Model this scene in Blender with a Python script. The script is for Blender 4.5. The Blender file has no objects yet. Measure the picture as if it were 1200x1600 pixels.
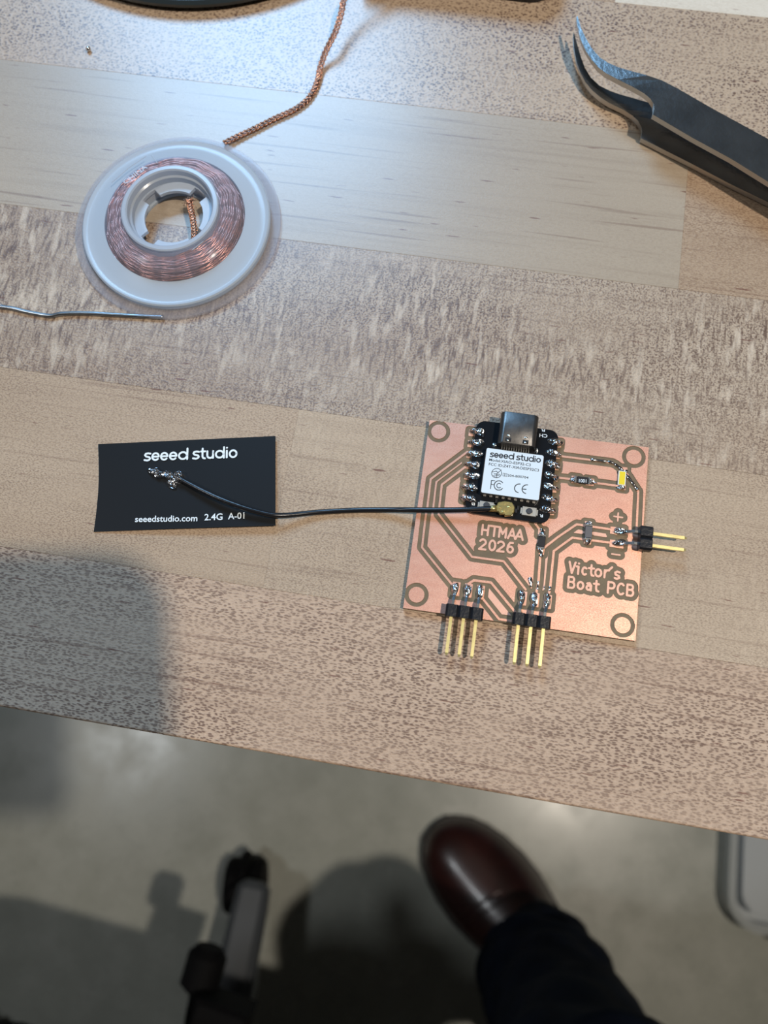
import bpy, math, random
import numpy as np
from mathutils import Vector, Matrix
from mathutils.geometry import tessellate_polygon

random.seed(7)
PI = math.pi
TT = 0.80                      # table top above the floor (m); all builder coordinates below are mm, z = 0 on the table top
FLOOR = -TT * 1000
CAM_A, CAM_B, CAM_H = 0.2546289, 0.0344484, 166.17974
F_PX = 1250.0
CAM_R = Matrix.Rotation(CAM_A, 3, 'X') @ Matrix.Rotation(CAM_B, 3, 'Y')

# ------------------------------------------------------------------ camera
cd = bpy.data.cameras.new('camera')
cam = bpy.data.objects.new('camera', cd)
bpy.context.scene.collection.objects.link(cam)
cam.matrix_world = Matrix.Translation((0, 0, CAM_H / 1000 + TT)) @ CAM_R.to_4x4()
cd.sensor_fit = 'VERTICAL'
cd.sensor_height = 36.0
cd.lens = 36.0 * F_PX / 1600.0
cd.clip_start = 0.005
cd.clip_end = 30
cd.dof.use_dof = True
cd.dof.focus_distance = 0.170
cd.dof.aperture_fstop = 15.0
bpy.context.scene.camera = cam

# ------------------------------------------------------------------ world, lamps, exposure
sc = bpy.context.scene
w = bpy.data.worlds.new('world')
sc.world = w
w.use_nodes = True
w.node_tree.nodes['Background'].inputs['Color'].default_value = (1.0, 0.94, 0.88, 1)
w.node_tree.nodes['Background'].inputs['Strength'].default_value = 0.04
sc.view_settings.view_transform = 'Standard'
sc.view_settings.look = 'None'
sc.view_settings.exposure = -0.45
sc.view_settings.gamma = 1.0
sc.view_settings.use_curve_mapping = False


def lamp(name, kind, loc, target, energy, color, size=None, **kw):
    ld = bpy.data.lights.new(name, kind)
    ld.energy = energy
    ld.color = color
    if kind == 'AREA':
        ld.shape = 'DISK'
        ld.size = size
    else:
        ld.shadow_soft_size = size
    for k, v in kw.items():
        setattr(ld, k, v)
    o = bpy.data.objects.new(name, ld)
    sc.collection.objects.link(o)
    L = Vector((loc[0], loc[1], loc[2] + TT * 1000)) / 1000
    T = Vector((target[0], target[1], target[2] + TT * 1000)) / 1000
    o.location = L
    o.rotation_euler = (T - L).to_track_quat('-Z', 'Y').to_euler()
    return o


# the warm ceiling downlight that throws the short shadows, a second one to the left, and the cool ceiling panel ahead
lamp('ceiling_lamp_right', 'AREA', (575, -160, 1350), (20, 40, 0), 21.0, (1.0, 0.89, 0.76), 0.05)
lamp('ceiling_lamp_left', 'AREA', (-1040, -60, 1350), (-200, -100, -800), 8, (0.93, 0.97, 1.0), 0.25)
lamp('ceiling_panel_ahead', 'AREA', (-330, 1420, 1300), (-30, 150, 0), 38.0, (0.33, 0.63, 1.0), 0.62, shape='SQUARE')

# ------------------------------------------------------------------ helpers
C = sc.collection


def back(px, py, z=0.0):
    """point of the photograph -> point of the world plane at height z (mm)"""
    d = CAM_R @ Vector(((px - 600) / F_PX, -(py - 800) / F_PX, -1.0))
    t = (z - CAM_H) / d.z
    return Vector((d.x * t, d.y * t, z))


class MB:
    def __init__(s):
        s.v = []
        s.f = []

    def add(s, vs, fs):
        n = len(s.v)
        s.v += [tuple(p) for p in vs]
        s.f += [tuple(i + n for i in f) for f in fs]
        return s

    def box(s, a, b, M=None):
        x0, y0, z0 = a
        x1, y1, z1 = b
        vs = [(x0, y0, z0), (x1, y0, z0), (x1, y1, z0), (x0, y1, z0), (x0, y0, z1), (x1, y0, z1), (x1, y1, z1), (x0, y1, z1)]
        if M:
            vs = [M(p) for p in vs]
        return s.add(vs, [(3, 2, 1, 0), (4, 5, 6, 7), (0, 1, 5, 4), (1, 2, 6, 5), (2, 3, 7, 6), (3, 0, 4, 7)])

    def prism(s, poly, z0, z1, M=None, bev=0.0):
        """poly (ccw xy list) extruded; bev insets the top ring a little"""
        n = len(poly)
        zf = (lambda i: z1[i]) if isinstance(z1, (list, tuple)) else (lambda i: z1)
        zb = (lambda i: z0[i]) if isinstance(z0, (list, tuple)) else (lambda i: z0)
        vs = [(p[0], p[1], zb(i)) for i, p in enumerate(poly)]
        if bev:
            vs += [(p[0], p[1], zf(i) - bev) for i, p in enumerate(poly)]
            ins = inset(poly, bev)
            vs += [(p[0], p[1], zf(i)) for i, p in enumerate(ins)]
            rings = 3
        else:
            vs += [(p[0], p[1], zf(i)) for i, p in enumerate(poly)]
            rings = 2
        if M:
            vs = [M(p) for p in vs]
        fs = []
        for r in range(rings - 1):
            for i in range(n):
                j = (i + 1) % n
                fs.append((r * n + i, r * n + j, (r + 1) * n + j, (r + 1) * n + i))
        tri = tessellate_polygon([[Vector((p[0], p[1], 0)) for p in poly]])
        for t in tri:
            a, b, c = (poly[i] for i in t)
            cr = (b[0] - a[0]) * (c[1] - a[1]) - (b[1] - a[1]) * (c[0] - a[0])
            t = t if cr > 0 else (t[0], t[2], t[1])
            fs.append(tuple(i + (rings - 1) * n for i in t))
            fs.append((t[0], t[2], t[1]))
        return s.add(vs, fs)

    def tube(s, path, r, n=8, ry=None, cap=True, up=Vector((0, 0, 1))):
        P = [Vector(p) for p in path]
        m = len(P)
        vs = []
        for i, p in enumerate(P):
            t = (P[min(i + 1, m - 1)] - P[max(i - 1, 0)]).normalized()
            sd = t.cross(up)
            if sd.length < 1e-4:
                sd = t.cross(Vector((0, 1, 0)))
            sd.normalize()
            u2 = sd.cross(t).normalized()
            rr = r[i] if isinstance(r, (list, tuple)) else r
            r2 = rr if ry is None else (ry[i] if isinstance(ry, (list, tuple)) else ry)
            for k in range(n):
                a = 2 * PI * k / n
                vs.append(p + sd * rr * math.cos(a) + u2 * r2 * math.sin(a))
        fs = []
        for i in range(m - 1):
            for k in range(n):
                j = (k + 1) % n
                fs.append((i * n + j, i * n + k, (i + 1) * n + k, (i + 1) * n + j))
        if cap:
            fs.append(tuple(range(n)))
            fs.append(tuple((m - 1) * n + k for k in reversed(range(n))))
        return s.add(vs, fs)

    def lathe(s, prof, c, n=96, closed=True):
        """prof: list of (r, z); closed profile loops back"""
        m = len(prof)
        vs = []
        for k in range(n):
            a = 2 * PI * k / n
            for r, z in prof:
                vs.append((c[0] + r * math.cos(a), c[1] + r * math.sin(a), c[2] + z))
        fs = []
        for k in range(n):
            k2 = (k + 1) % n
            for i in range(m if closed else m - 1):
                j = (i + 1) % m
                fs.append((k * m + i, k * m + j, k2 * m + j, k2 * m + i))
        return s.add(vs, fs)

    def ribbon(s, path, wd, nrm=Vector((0, 0, 1)), disc=True):
        """flat printed stroke with round ends"""
        P = [Vector(p) for p in path]
        h = wd / 2
        for a, b in zip(P[:-1], P[1:]):
            d = b - a
            if d.length < 1e-6:
                continue
            n = nrm.cross(d).normalized() * h
            s.add([a - n, b - n, b + n, a + n], [(0, 1, 2, 3)])
        if disc:
            for i, p in enumerate(P):
                ex = Vector((1, 0, 0))
                ex = (ex - nrm * ex.dot(nrm)).normalized()
                ey = nrm.cross(ex)
                off = nrm * (0.0008 * (1 + i % 2))
                s.add([p + off + (ex * math.cos(2 * PI * k / 10) + ey * math.sin(2 * PI * k / 10)) * h for k in range(10)], [tuple(range(10))])
        return s

    def dome(s, c, rx, ry, h, ang=0.0, seed=0, z=0.0, rough=0.18, nr=7, na=20, skew=0.0):
        """lumpy solder dome sitting on plane c.z"""
        rnd = random.Random(seed)
        ph = [rnd.uniform(0, 6.28) for _ in range(6)]
        vs = [(c[0], c[1], c[2] + h)]
        ca, sa = math.cos(ang), math.sin(ang)
        for i in range(1, nr + 1):
            q = i / nr
            for k in range(na):
                a = 2 * PI * k / na
                ww = 1 + rough * 0.5 * math.sin(2 * a + ph[0]) + rough * 0.35 * math.sin(3 * a + ph[1])
                x = rx * q * ww * math.cos(a)
                y = ry * q * ww * math.sin(a)
                hh = h * math.sqrt(max(0, 1 - q ** 2.2)) * (1 + rough * math.sin(2.3 * q * 3 + a * 2 + ph[2]) + rough * 0.7 * math.cos(a + ph[3]) * q) * (1 + skew * x / rx)
                vs.append((c[0] + x * ca - y * sa, c[1] + x * sa + y * ca, c[2] + hh))
        fs = [(0, 1 + k, 1 + (k + 1) % na) for k in range(na)]
        for i in range(nr - 1):
            for k in range(na):
                k2 = (k + 1) % na
                fs.append((1 + i * na + k, 1 + (i + 1) * na + k, 1 + (i + 1) * na + k2, 1 + i * na + k2))
        return s.add(vs, fs)

    def build(s, name, mat, parent=None, smooth=False, bevel=0.0, org=None):
        me = bpy.data.meshes.new(name)
        base = Vector(parent['_base']) if parent is not None else Vector(org if org is not None else (0, 0, 0))
        vs = [(Vector(p) - base) / 1000 for p in s.v]
        me.from_pydata([tuple(p) for p in vs], [], s.f)
        me.update()
        o = bpy.data.objects.new(name, me)
        C.objects.link(o)
        me.materials.append(mat)
        if smooth:
            me.shade_smooth()
            if smooth is not True:
                try:
                    me.set_sharp_from_angle(angle=smooth)
                except Exception:
                    pass
        if parent is not None:
            o.parent = parent
            o['_base'] = tuple(base)
        else:
            o['_base'] = tuple(base)
            o.location = (base.x / 1000, base.y / 1000, base.z / 1000 + TT)
        if bevel:
            b = o.modifiers.new('bevel', 'BEVEL')
            b.width = bevel / 1000
            b.segments = 2
            b.limit_method = 'ANGLE'
            b.angle_limit = 0.7
        return o


def inset(poly, d):
    n = len(poly)
    out = []
    for i in range(n):
        a, b, c = poly[i - 1], poly[i], poly[(i + 1) % n]
        e1 = Vector((b[0] - a[0], b[1] - a[1])).normalized()
        e2 = Vector((c[0] - b[0], c[1] - b[1])).normalized()
        n1 = Vector((-e1.y, e1.x))
        n2 = Vector((-e2.y, e2.x))
        m = (n1 + n2)
        m = m / max(0.4, m.length_squared / 2)
        out.append((b[0] + m.x * d, b[1] + m.y * d))
    return out


def thing(name, base, label, cat, group=None):
    o = bpy.data.objects.new(name, None)
    o.empty_display_size = 0.01
    C.objects.link(o)
    o['_base'] = tuple(base)
    o.location = (base[0] / 1000, base[1] / 1000, base[2] / 1000 + TT)
    return tag(o, label, cat, group)


def tag(o, label=None, cat=None, group=None, kind=None):
    if label: o['label'] = label
    if cat: o['category'] = cat
    if group: o['group'] = group
    if kind: o['kind'] = kind
    return o


def arc(cx, cy, rx, ry, a0, a1, n=10):
    return [(cx + rx * math.cos(math.radians(a0 + (a1 - a0) * i / n)), cy + ry * math.sin(math.radians(a0 + (a1 - a0) * i / n))) for i in range(n + 1)]


def smooth_path(pts, sub=6):
    P = [Vector(p) for p in pts]
    out = []
    for i in range(len(P) - 1):
        p0, p1, p2, p3 = P[max(i - 1, 0)], P[i], P[i + 1], P[min(i + 2, len(P) - 1)]
        for k in range(sub):
            t = k / sub
            out.append(0.5 * ((2 * p1) + (p2 - p0) * t + (2 * p0 - 5 * p1 + 4 * p2 - p3) * t * t + (3 * p1 - p0 - 3 * p2 + p3) * t ** 3))
    out.append(P[-1])
    return out


# ------------------------------------------------------------------ materials
def mat(name, col, rough=0.5, metal=0.0, noise=None, bump=None, spec=None, coat=0.0, **inp):
    """noise=(scale, amount), bump=(scale, strength, stretch)"""
    m = bpy.data.materials.new(name)
    m.use_nodes = True
    nt = m.node_tree
    b = nt.nodes['Principled BSDF']
    b.inputs['Base Color'].default_value = (*col, 1)
    b.inputs['Roughness'].default_value = rough
    b.inputs['Metallic'].default_value = metal
    if spec is not None: b.inputs['Specular IOR Level'].default_value = spec
    if coat:
        b.inputs['Coat Weight'].default_value = coat
        b.inputs['Coat Roughness'].default_value = 0.15
    for k, v in inp.items():
        b.inputs[k.replace('_', ' ')].default_value = v
    tc = nt.nodes.new('ShaderNodeTexCoord')
    if noise:
        nz = nt.nodes.new('ShaderNodeTexNoise')
        nz.inputs['Scale'].default_value = noise[0]
        nz.inputs['Detail'].default_value = 5
        nt.links.new(tc.outputs['Object'], nz.inputs['Vector'])
        mr = nt.nodes.new('ShaderNodeMapRange')
        mr.inputs['From Min'].default_value = 0.3
        mr.inputs['From Max'].default_value = 0.7
        mr.inputs['To Min'].default_value = 1 - noise[1]
        mr.inputs['To Max'].default_value = 1 + noise[1]
        nt.links.new(nz.outputs['Fac'], mr.inputs['Value'])
        mx = nt.nodes.new('ShaderNodeVectorMath')
        mx.operation = 'SCALE'
        mx.inputs[0].default_value = col
        nt.links.new(mr.outputs[0], mx.inputs['Scale'])
        nt.links.new(mx.outputs[0], b.inputs['Base Color'])
    if bump:
        nz = nt.nodes.new('ShaderNodeTexNoise')
        nz.inputs['Scale'].default_value = bump[0]
        nz.inputs['Detail'].default_value = 4
        mp = nt.nodes.new('ShaderNodeMapping')
        mp.inputs['Scale'].default_value = bump[2] if len(bump) > 2 else (1, 1, 1)
        nt.links.new(tc.outputs['Object'], mp.inputs['Vector'])
        nt.links.new(mp.outputs[0], nz.inputs['Vector'])
        bp = nt.nodes.new('ShaderNodeBump')
        bp.inputs['Strength'].default_value = bump[1]
        bp.inputs['Distance'].default_value = 0.0002
        nt.links.new(nz.outputs['Fac'], bp.inputs['Height'])
        nt.links.new(bp.outputs[0], b.inputs['Normal'])
    return m


class NT:
    """tiny node-graph writer"""
    def __init__(s, name):
        s.m = bpy.data.materials.new(name)
        s.m.use_nodes = True
        s.t = s.m.node_tree
        s.b = s.t.nodes['Principled BSDF']
        s.tc = s.t.nodes.new('ShaderNodeTexCoord')

    def link(s, a, b): s.t.links.new(a, b)

    def map(s, scale, loc=(0, 0, 0), rot=(0, 0, 0)):
        n = s.t.nodes.new('ShaderNodeMapping')
        n.inputs['Scale'].default_value = scale
        n.inputs['Location'].default_value = loc
        n.inputs['Rotation'].default_value = rot
        s.link(s.tc.outputs['Object'], n.inputs['Vector'])
        return n.outputs[0]

    def noise(s, vec, scale=1.0, detail=2.0, rough=0.5, dist=0.0):
        n = s.t.nodes.new('ShaderNodeTexNoise')
        n.inputs['Scale'].default_value = scale
        n.inputs['Detail'].default_value = detail
        n.inputs['Roughness'].default_value = rough
        n.inputs['Distortion'].default_value = dist
        s.link(vec, n.inputs['Vector'])
        return n.outputs['Fac']

    def vor(s, vec, feature='F1', rnd=1.0):
        n = s.t.nodes.new('ShaderNodeTexVoronoi')
        n.feature = feature
        n.inputs['Scale'].default_value = 1.0
        n.inputs['Randomness'].default_value = rnd
        s.link(vec, n.inputs['Vector'])
        return n.outputs['Distance']

    def ramp(s, v, a, b, c=0.0, d=1.0, smooth=False):
        n = s.t.nodes.new('ShaderNodeMapRange')
        if smooth: n.interpolation_type = 'SMOOTHSTEP'
        n.inputs['From Min'].default_value = a
        n.inputs['From Max'].default_value = b
        n.inputs['To Min'].default_value = c
        n.inputs['To Max'].default_value = d
        s.link(v, n.inputs['Value'])
        return n.outputs[0]

    def math(s, op, a, b):
        n = s.t.nodes.new('ShaderNodeMath')
        n.operation = op
        for i, x in enumerate((a, b)):
            if isinstance(x, (int, float)): n.inputs[i].default_value = x
            else: s.link(x, n.inputs[i])
        return n.outputs[0]

    def mix(s, f, a, b):
        n = s.t.nodes.new('ShaderNodeMix')
        n.data_type = 'RGBA'
        for i, x in ((0, f), (6, a), (7, b)):
            if isinstance(x, tuple): n.inputs[i].default_value = (*x, 1)
            elif isinstance(x, (int, float)): n.inputs[i].default_value = x
            else: s.link(x, n.inputs[i])
        return n.outputs[2]

    def bump(s, h, strength, dist=0.0002):
        n = s.t.nodes.new('ShaderNodeBump')
        n.inputs['Strength'].default_value = strength
        n.inputs['Distance'].default_value = dist
        s.link(h, n.inputs['Height'])
        s.link(n.outputs[0], s.b.inputs['Normal'])


def wood(name, base, dark, pale, fleck=1.0, streak=0.0, grain=1.0, seed=0.0, fl=(0.85, 0.36), mode='noise', dens=0.0, coat=0.8, rgh=0.42):
    """maple: x along the grain; fleck = lens-shaped ray flecks, streak = cross-grain figure, grain = long lines"""
    g = NT(name)
    o = (seed * 3.1, seed * 1.7, seed)
    big = g.noise(g.map((9, 30, 9), o), 1, 2)
    col = g.mix(g.ramp(big, 0.3, 0.7), base, pale)
    # long growth lines
    mid = tuple(0.55 * p_ + 0.45 * q_ for p_, q_ in zip(base, dark))
    ln = g.noise(g.map((14, 520, 14), o), 1, 3, 0.6)
    col = g.mix(g.math('MULTIPLY', g.ramp(ln, 0.52, 0.74), 0.50 * grain), col, mid)
    ln2 = g.noise(g.map((22, 900, 22), (seed, 4, 2)), 1, 1, 0.5)
    col = g.mix(g.math('MULTIPLY', g.ramp(ln2, 0.63, 0.72), 0.5 * grain), col, (mid[0] * .55, mid[1] * .42, mid[2] * .38))
    # ray flecks
    k = 1000.0
    v1 = g.noise(g.map((k / fl[0], k / fl[1], 40), o, (0, 0, 0.25)), 1, 1.0, 0.5, 0.25)
    if mode != 'noise':
        wob = g.t.nodes.new('ShaderNodeVectorMath')
        wob.operation = 'MULTIPLY_ADD'
        nz = g.t.nodes.new('ShaderNodeTexNoise')
        nz.inputs['Scale'].default_value = 0.35
        mp_ = g.map((k / fl[0], k / fl[1], 0), o, (0, 0, 0.30 if mode == 'scale' else 0.1))
        g.link(mp_, nz.inputs['Vector'])
        g.link(nz.outputs['Color'], wob.inputs[0])
        wob.inputs[1].default_value = (1.4, 1.4, 0)
        g.link(mp_, wob.inputs[2])
        vd = g.vor(wob.outputs[0], 'F1', 0.85)
        if mode == 'dots': vd = g.math('SUBTRACT', 0.98, vd)
        v1 = g.math('ADD', g.math('MULTIPLY', vd, 0.55), g.math('MULTIPLY', v1, 0.45))
        if mode == 'dots': v1 = g.math('ADD', v1, -0.03 + dens)
        else: v1 = g.math('ADD', v1, 0.035)
    msk = g.ramp(g.noise(g.map((28, 60, 28), (5 + seed, 1, 1)), 1, 2), 0.30, 0.62, 0.35, 1.0)
    fm = g.math('MULTIPLY', g.ramp(v1, 0.49, 0.62), g.math('MULTIPLY', msk, fleck))
    col = g.mix(g.math('MULTIPLY', fm, 0.92), col, dark)
    hi = g.math('MULTIPLY', g.ramp(v1, 0.44, 0.30), 0.35 * fleck)
    col = g.mix(hi, col, (min(1, pale[0] * 1.25), min(1, pale[1] * 1.25), min(1, pale[2] * 1.25)))
    hgt = v1
    if streak:
        s1 = g.noise(g.map((k / 0.75, k / 4.2, 40), (seed, 2, 0), (0, 0, -0.12)), 1, 2.5, 0.6)
        s2 = g.noise(g.map((k / 2.2, k / 9.0, 40), (seed, 7, 0), (0, 0, -0.1)), 1, 2.0, 0.6)
        sm = g.ramp(g.noise(g.map((14, 34, 14), (2 + seed, 3, 1)), 1, 1), 0.36, 0.60, 0.15, 1.0)
        a = g.math('MULTIPLY', g.ramp(s1, 0.49, 0.62), g.math('MULTIPLY', sm, 0.75 * streak))
        col = g.mix(a, col, dark)
        b = g.math('MULTIPLY', g.ramp(s2, 0.53, 0.68), g.math('MULTIPLY', sm, 0.8 * streak))
        col = g.mix(b, col, (min(1, pale[0] * 1.35), min(1, pale[1] * 1.4), min(1, pale[2] * 1.45)))
    # sparse mineral dashes
    ds = g.noise(g.map((170, 1500, 40), (seed, seed, 5)), 1, 0.5)
    col = g.mix(g.math('MULTIPLY', g.ramp(ds, 0.745, 0.80), 0.8), col, (0.15, 0.05, 0.03))
    fine = g.noise(g.map((2600, 5200, 2600)), 1, 2)
    col = g.mix(g.ramp(fine, 0.35, 0.75, 0.0, 0.22), col, dark)
    g.link(col, g.b.inputs['Base Color'])
    g.b.inputs['Roughness'].default_value = rgh
    g.b.inputs['Specular IOR Level'].default_value = 0.5
    g.b.inputs['Coat Weight'].default_value = coat
    g.b.inputs['Coat Roughness'].default_value = 0.27
    g.bump(g.math('ADD', g.math('MULTIPLY', hgt, fleck), g.math('MULTIPLY', fine, 0.5)), 0.8, 0.00014)
    return g.m


def concrete():
    g = NT('polished_concrete')
    a = g.noise(g.map((5, 5, 5)), 1, 5, 0.6)
    b = g.noise(g.map((26, 26, 26)), 1, 4, 0.6)
    c = g.mix(g.ramp(a, 0.3, 0.7), (0.31, 0.322, 0.285), (0.40, 0.412, 0.365))
    c = g.mix(g.ramp(b, 0.35, 0.75, 0, 0.45), c, (0.45, 0.455, 0.41))
    sp = g.noise(g.map((300, 300, 300)), 1, 2)
    c = g.mix(g.ramp(sp, 0.6, 0.75, 0, 0.5), c, (0.15, 0.15, 0.13))
    sc_ = g.noise(g.map((12, 60, 12), (3, 3, 3)), 1, 2)
    c = g.mix(g.ramp(sc_, 0.69, 0.76, 0, 0.5), c, (0.5, 0.5, 0.46))
    g.link(c, g.b.inputs['Base Color'])
    g.link(g.ramp(b, 0.3, 0.7, 0.20, 0.32), g.b.inputs['Roughness'])
    g.b.inputs['Specular IOR Level'].default_value = 0.4
    return g.m


def copper_clad():
    g = NT('sanded_copper')
    n1 = g.noise(g.map((260, 900, 260)), 1, 4, 0.6)
    n2 = g.noise(g.map((3200, 6000, 3200), (0, 0, 0), (0, 0, 0.4)), 1, 2, 0.7)
    n3 = g.noise(g.map((60, 60, 60)), 1, 2)
    c = g.mix(g.ramp(n1, 0.35, 0.65), (0.69, 0.385, 0.285), (0.75, 0.455, 0.345))
    c = g.mix(g.ramp(n2, 0.42, 0.62, 0, 0.75), c, (0.52, 0.25, 0.185))
    c = g.mix(g.ramp(n3, 0.45, 0.7, 0, 0.35), c, (0.80, 0.46, 0.32))
    g.link(c, g.b.inputs['Base Color'])
    g.b.inputs['Metallic'].default_value = 0.8
    g.link(g.ramp(n2, 0.3, 0.7, 0.36, 0.58), g.b.inputs['Roughness'])
    g.bump(n2, 0.35, 0.00006)
    return g.m


def plastic_mix(name, col, clear, rough=0.25, spec=0.5):
    """frosted translucent plastic: part of the light goes straight through"""
    m = bpy.data.materials.new(name)
    m.use_nodes = True
    nt = m.node_tree
    b = nt.nodes['Principled BSDF']
    b.inputs['Base Color'].default_value = (*col, 1)
    b.inputs['Roughness'].default_value = rough
    b.inputs['Specular IOR Level'].default_value = spec
    b.inputs['Subsurface Weight'].default_value = 0.0
    tr = nt.nodes.new('ShaderNodeBsdfTransparent')
    tr.inputs[0].default_value = (0.96, 0.97, 1.0, 1)
    tl = nt.nodes.new('ShaderNodeBsdfTranslucent')
    tl.inputs[0].default_value = (*col, 1)
    m1 = nt.nodes.new('ShaderNodeMixShader')
    m1.inputs[0].default_value = 0.35
    m2 = nt.nodes.new('ShaderNodeMixShader')
    m2.inputs[0].default_value = clear
    out = nt.nodes['Material Output']
    nt.links.new(b.outputs[0], m1.inputs[1])
    nt.links.new(tl.outputs[0], m1.inputs[2])
    nt.links.new(m1.outputs[0], m2.inputs[1])
    nt.links.new(tr.outputs[0], m2.inputs[2])
    nt.links.new(m2.outputs[0], out.inputs['Surface'])
    return m


M_copper = copper_clad()
M_trace = mat('bare_copper_trace', (0.78, 0.44, 0.32), 0.45, 0.30, bump=(3000, 0.2))
M_fr1 = mat('brown_laminate', (0.165, 0.115, 0.060), 0.55, noise=(500, 0.16), bump=(2500, 0.25))
M_fr1_edge = mat('dark_laminate_edge', (0.11, 0.06, 0.035), 0.6)
M_solder = mat('solder', (0.74, 0.75, 0.77), 0.15, 1.0, bump=(1100, 0.14))
M_tin = mat('tinned_pin', (0.72, 0.72, 0.70), 0.25, 1.0)
M_gold = mat('gold_pin', (0.86, 0.74, 0.34), 0.34, 0.8, bump=(900, 0.1))
M_brass = mat('gold_plug', (0.62, 0.50, 0.20), 0.30, 0.85, bump=(900, 0.3))
M_blackpl = mat('black_header_plastic', (0.012, 0.013, 0.016), 0.38, spec=0.3, bump=(1800, 0.4))
M_pcb = mat('black_solder_mask', (0.005, 0.006, 0.008), 0.30, spec=0.25, bump=(600, 0.1))
M_sheet = mat('black_flex_sheet', (0.010, 0.011, 0.0125), 0.5, spec=0.18)
M_cable = mat('black_cable_jacket', (0.010, 0.010, 0.012), 0.28, bump=(700, 0.15))
M_usb = mat('steel_usb_shell', (0.14, 0.135, 0.13), 0.38, 0.9, noise=(400, 0.25), bump=(900, 0.15))
M_usb_dark = mat('dark_recess', (0.01, 0.01, 0.01), 0.6)
M_shield = mat('white_label', (0.72, 0.80, 0.85), 0.45)
M_can = mat('steel_can', (0.55, 0.53, 0.50), 0.28, 1.0)
M_ink = mat('black_ink', (0.02, 0.022, 0.028), 0.5)
M_silk = mat('white_ink', (0.82, 0.88, 0.90), 0.5)
M_chip = mat('resistor_body', (0.015, 0.015, 0.018), 0.35)
M_cap = mat('capacitor_body', (0.12, 0.11, 0.11), 0.4)
M_bcap = mat('button_rubber', (0.035, 0.038, 0.045), 0.45)
M_led = mat('led_frame', (0.85, 0.83, 0.74), 0.4)
M_phos = mat('yellow_phosphor', (0.90, 0.68, 0.03), 0.35)
M_button = mat('steel_button_frame', (0.72, 0.70, 0.64), 0.32, 0.85)
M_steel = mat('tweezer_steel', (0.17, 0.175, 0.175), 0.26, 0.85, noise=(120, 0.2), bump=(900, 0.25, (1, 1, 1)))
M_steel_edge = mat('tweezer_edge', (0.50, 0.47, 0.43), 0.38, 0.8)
M_wire = mat('solder_wire', (0.36, 0.38, 0.40), 0.28, 1.0, bump=(500, 0.2))
M_braid = mat('copper_braid', (0.60, 0.30, 0.19), 0.25, 1.0, noise=(900, 0.25))
M_braid2 = mat('copper_braid_coil', (0.66, 0.32, 0.24), 0.30, 0.85, noise=(900, 0.35))
M_milky = plastic_mix('milky_plastic', (0.66, 0.74, 0.82), 0.12, 0.22)
M_clear = plastic_mix('clear_rim_plastic', (0.62, 0.62, 0.66), 0.76, 0.20)
M_cover = plastic_mix('thin_clear_plastic', (0.62, 0.66, 0.78), 0.84, 0.16)
M_hub = plastic_mix('hub_plastic', (0.64, 0.71, 0.80), 0.08, 0.22)
M_wheel = mat('black_rubber', (0.003, 0.003, 0.0035), 0.7, spec=0.12)
M_arm = mat('grey_painted_steel', (0.055, 0.062, 0.070), 0.45)
M_shoe = mat('burgundy_leather', (0.026, 0.006, 0.005), 0.34, noise=(30, 0.4), bump=(90, 0.2), coat=0.25)
M_sole = mat('shoe_sole', (0.012, 0.008, 0.006), 0.5)
M_denim = mat('navy_denim', (0.004, 0.007, 0.016), 0.85, spec=0.1, noise=(60, 0.35), bump=(1500, 0.5))
M_box = plastic_mix('clear_box_plastic', (0.80, 0.84, 0.86), 0.22, 0.12)
M_boxrim = plastic_mix('box_rim_plastic', (0.66, 0.70, 0.70), 0.20, 0.15)
M_phone = mat('phone_body', (0.02, 0.02, 0.022), 0.4)
M_darkcase = mat('black_case', (0.008, 0.009, 0.012), 0.4)
M_slate = mat('slate_rubber', (0.03, 0.045, 0.055), 0.35)
M_leg = mat('bench_leg_steel', (0.06, 0.06, 0.065), 0.45)

# ------------------------------------------------------------------ the setting: floor
fl = MB()
fl.box((-2500, -2500, FLOOR - 60), (2500, 2500, FLOOR))
floor = fl.build('floor', concrete(), org=(0, 0, FLOOR))
floor['kind'] = 'structure'

# ------------------------------------------------------------------ workbench: butcher-block top of maple staves
GA = math.radians(-8.8)
GU = Vector((math.cos(GA), math.sin(GA), 0))
GN = Vector((-math.sin(GA), math.cos(GA), 0))


def bench(u, v, z=0.0):
    p = GU * u + GN * v
    return Vector((p.x, p.y, z))


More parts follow.
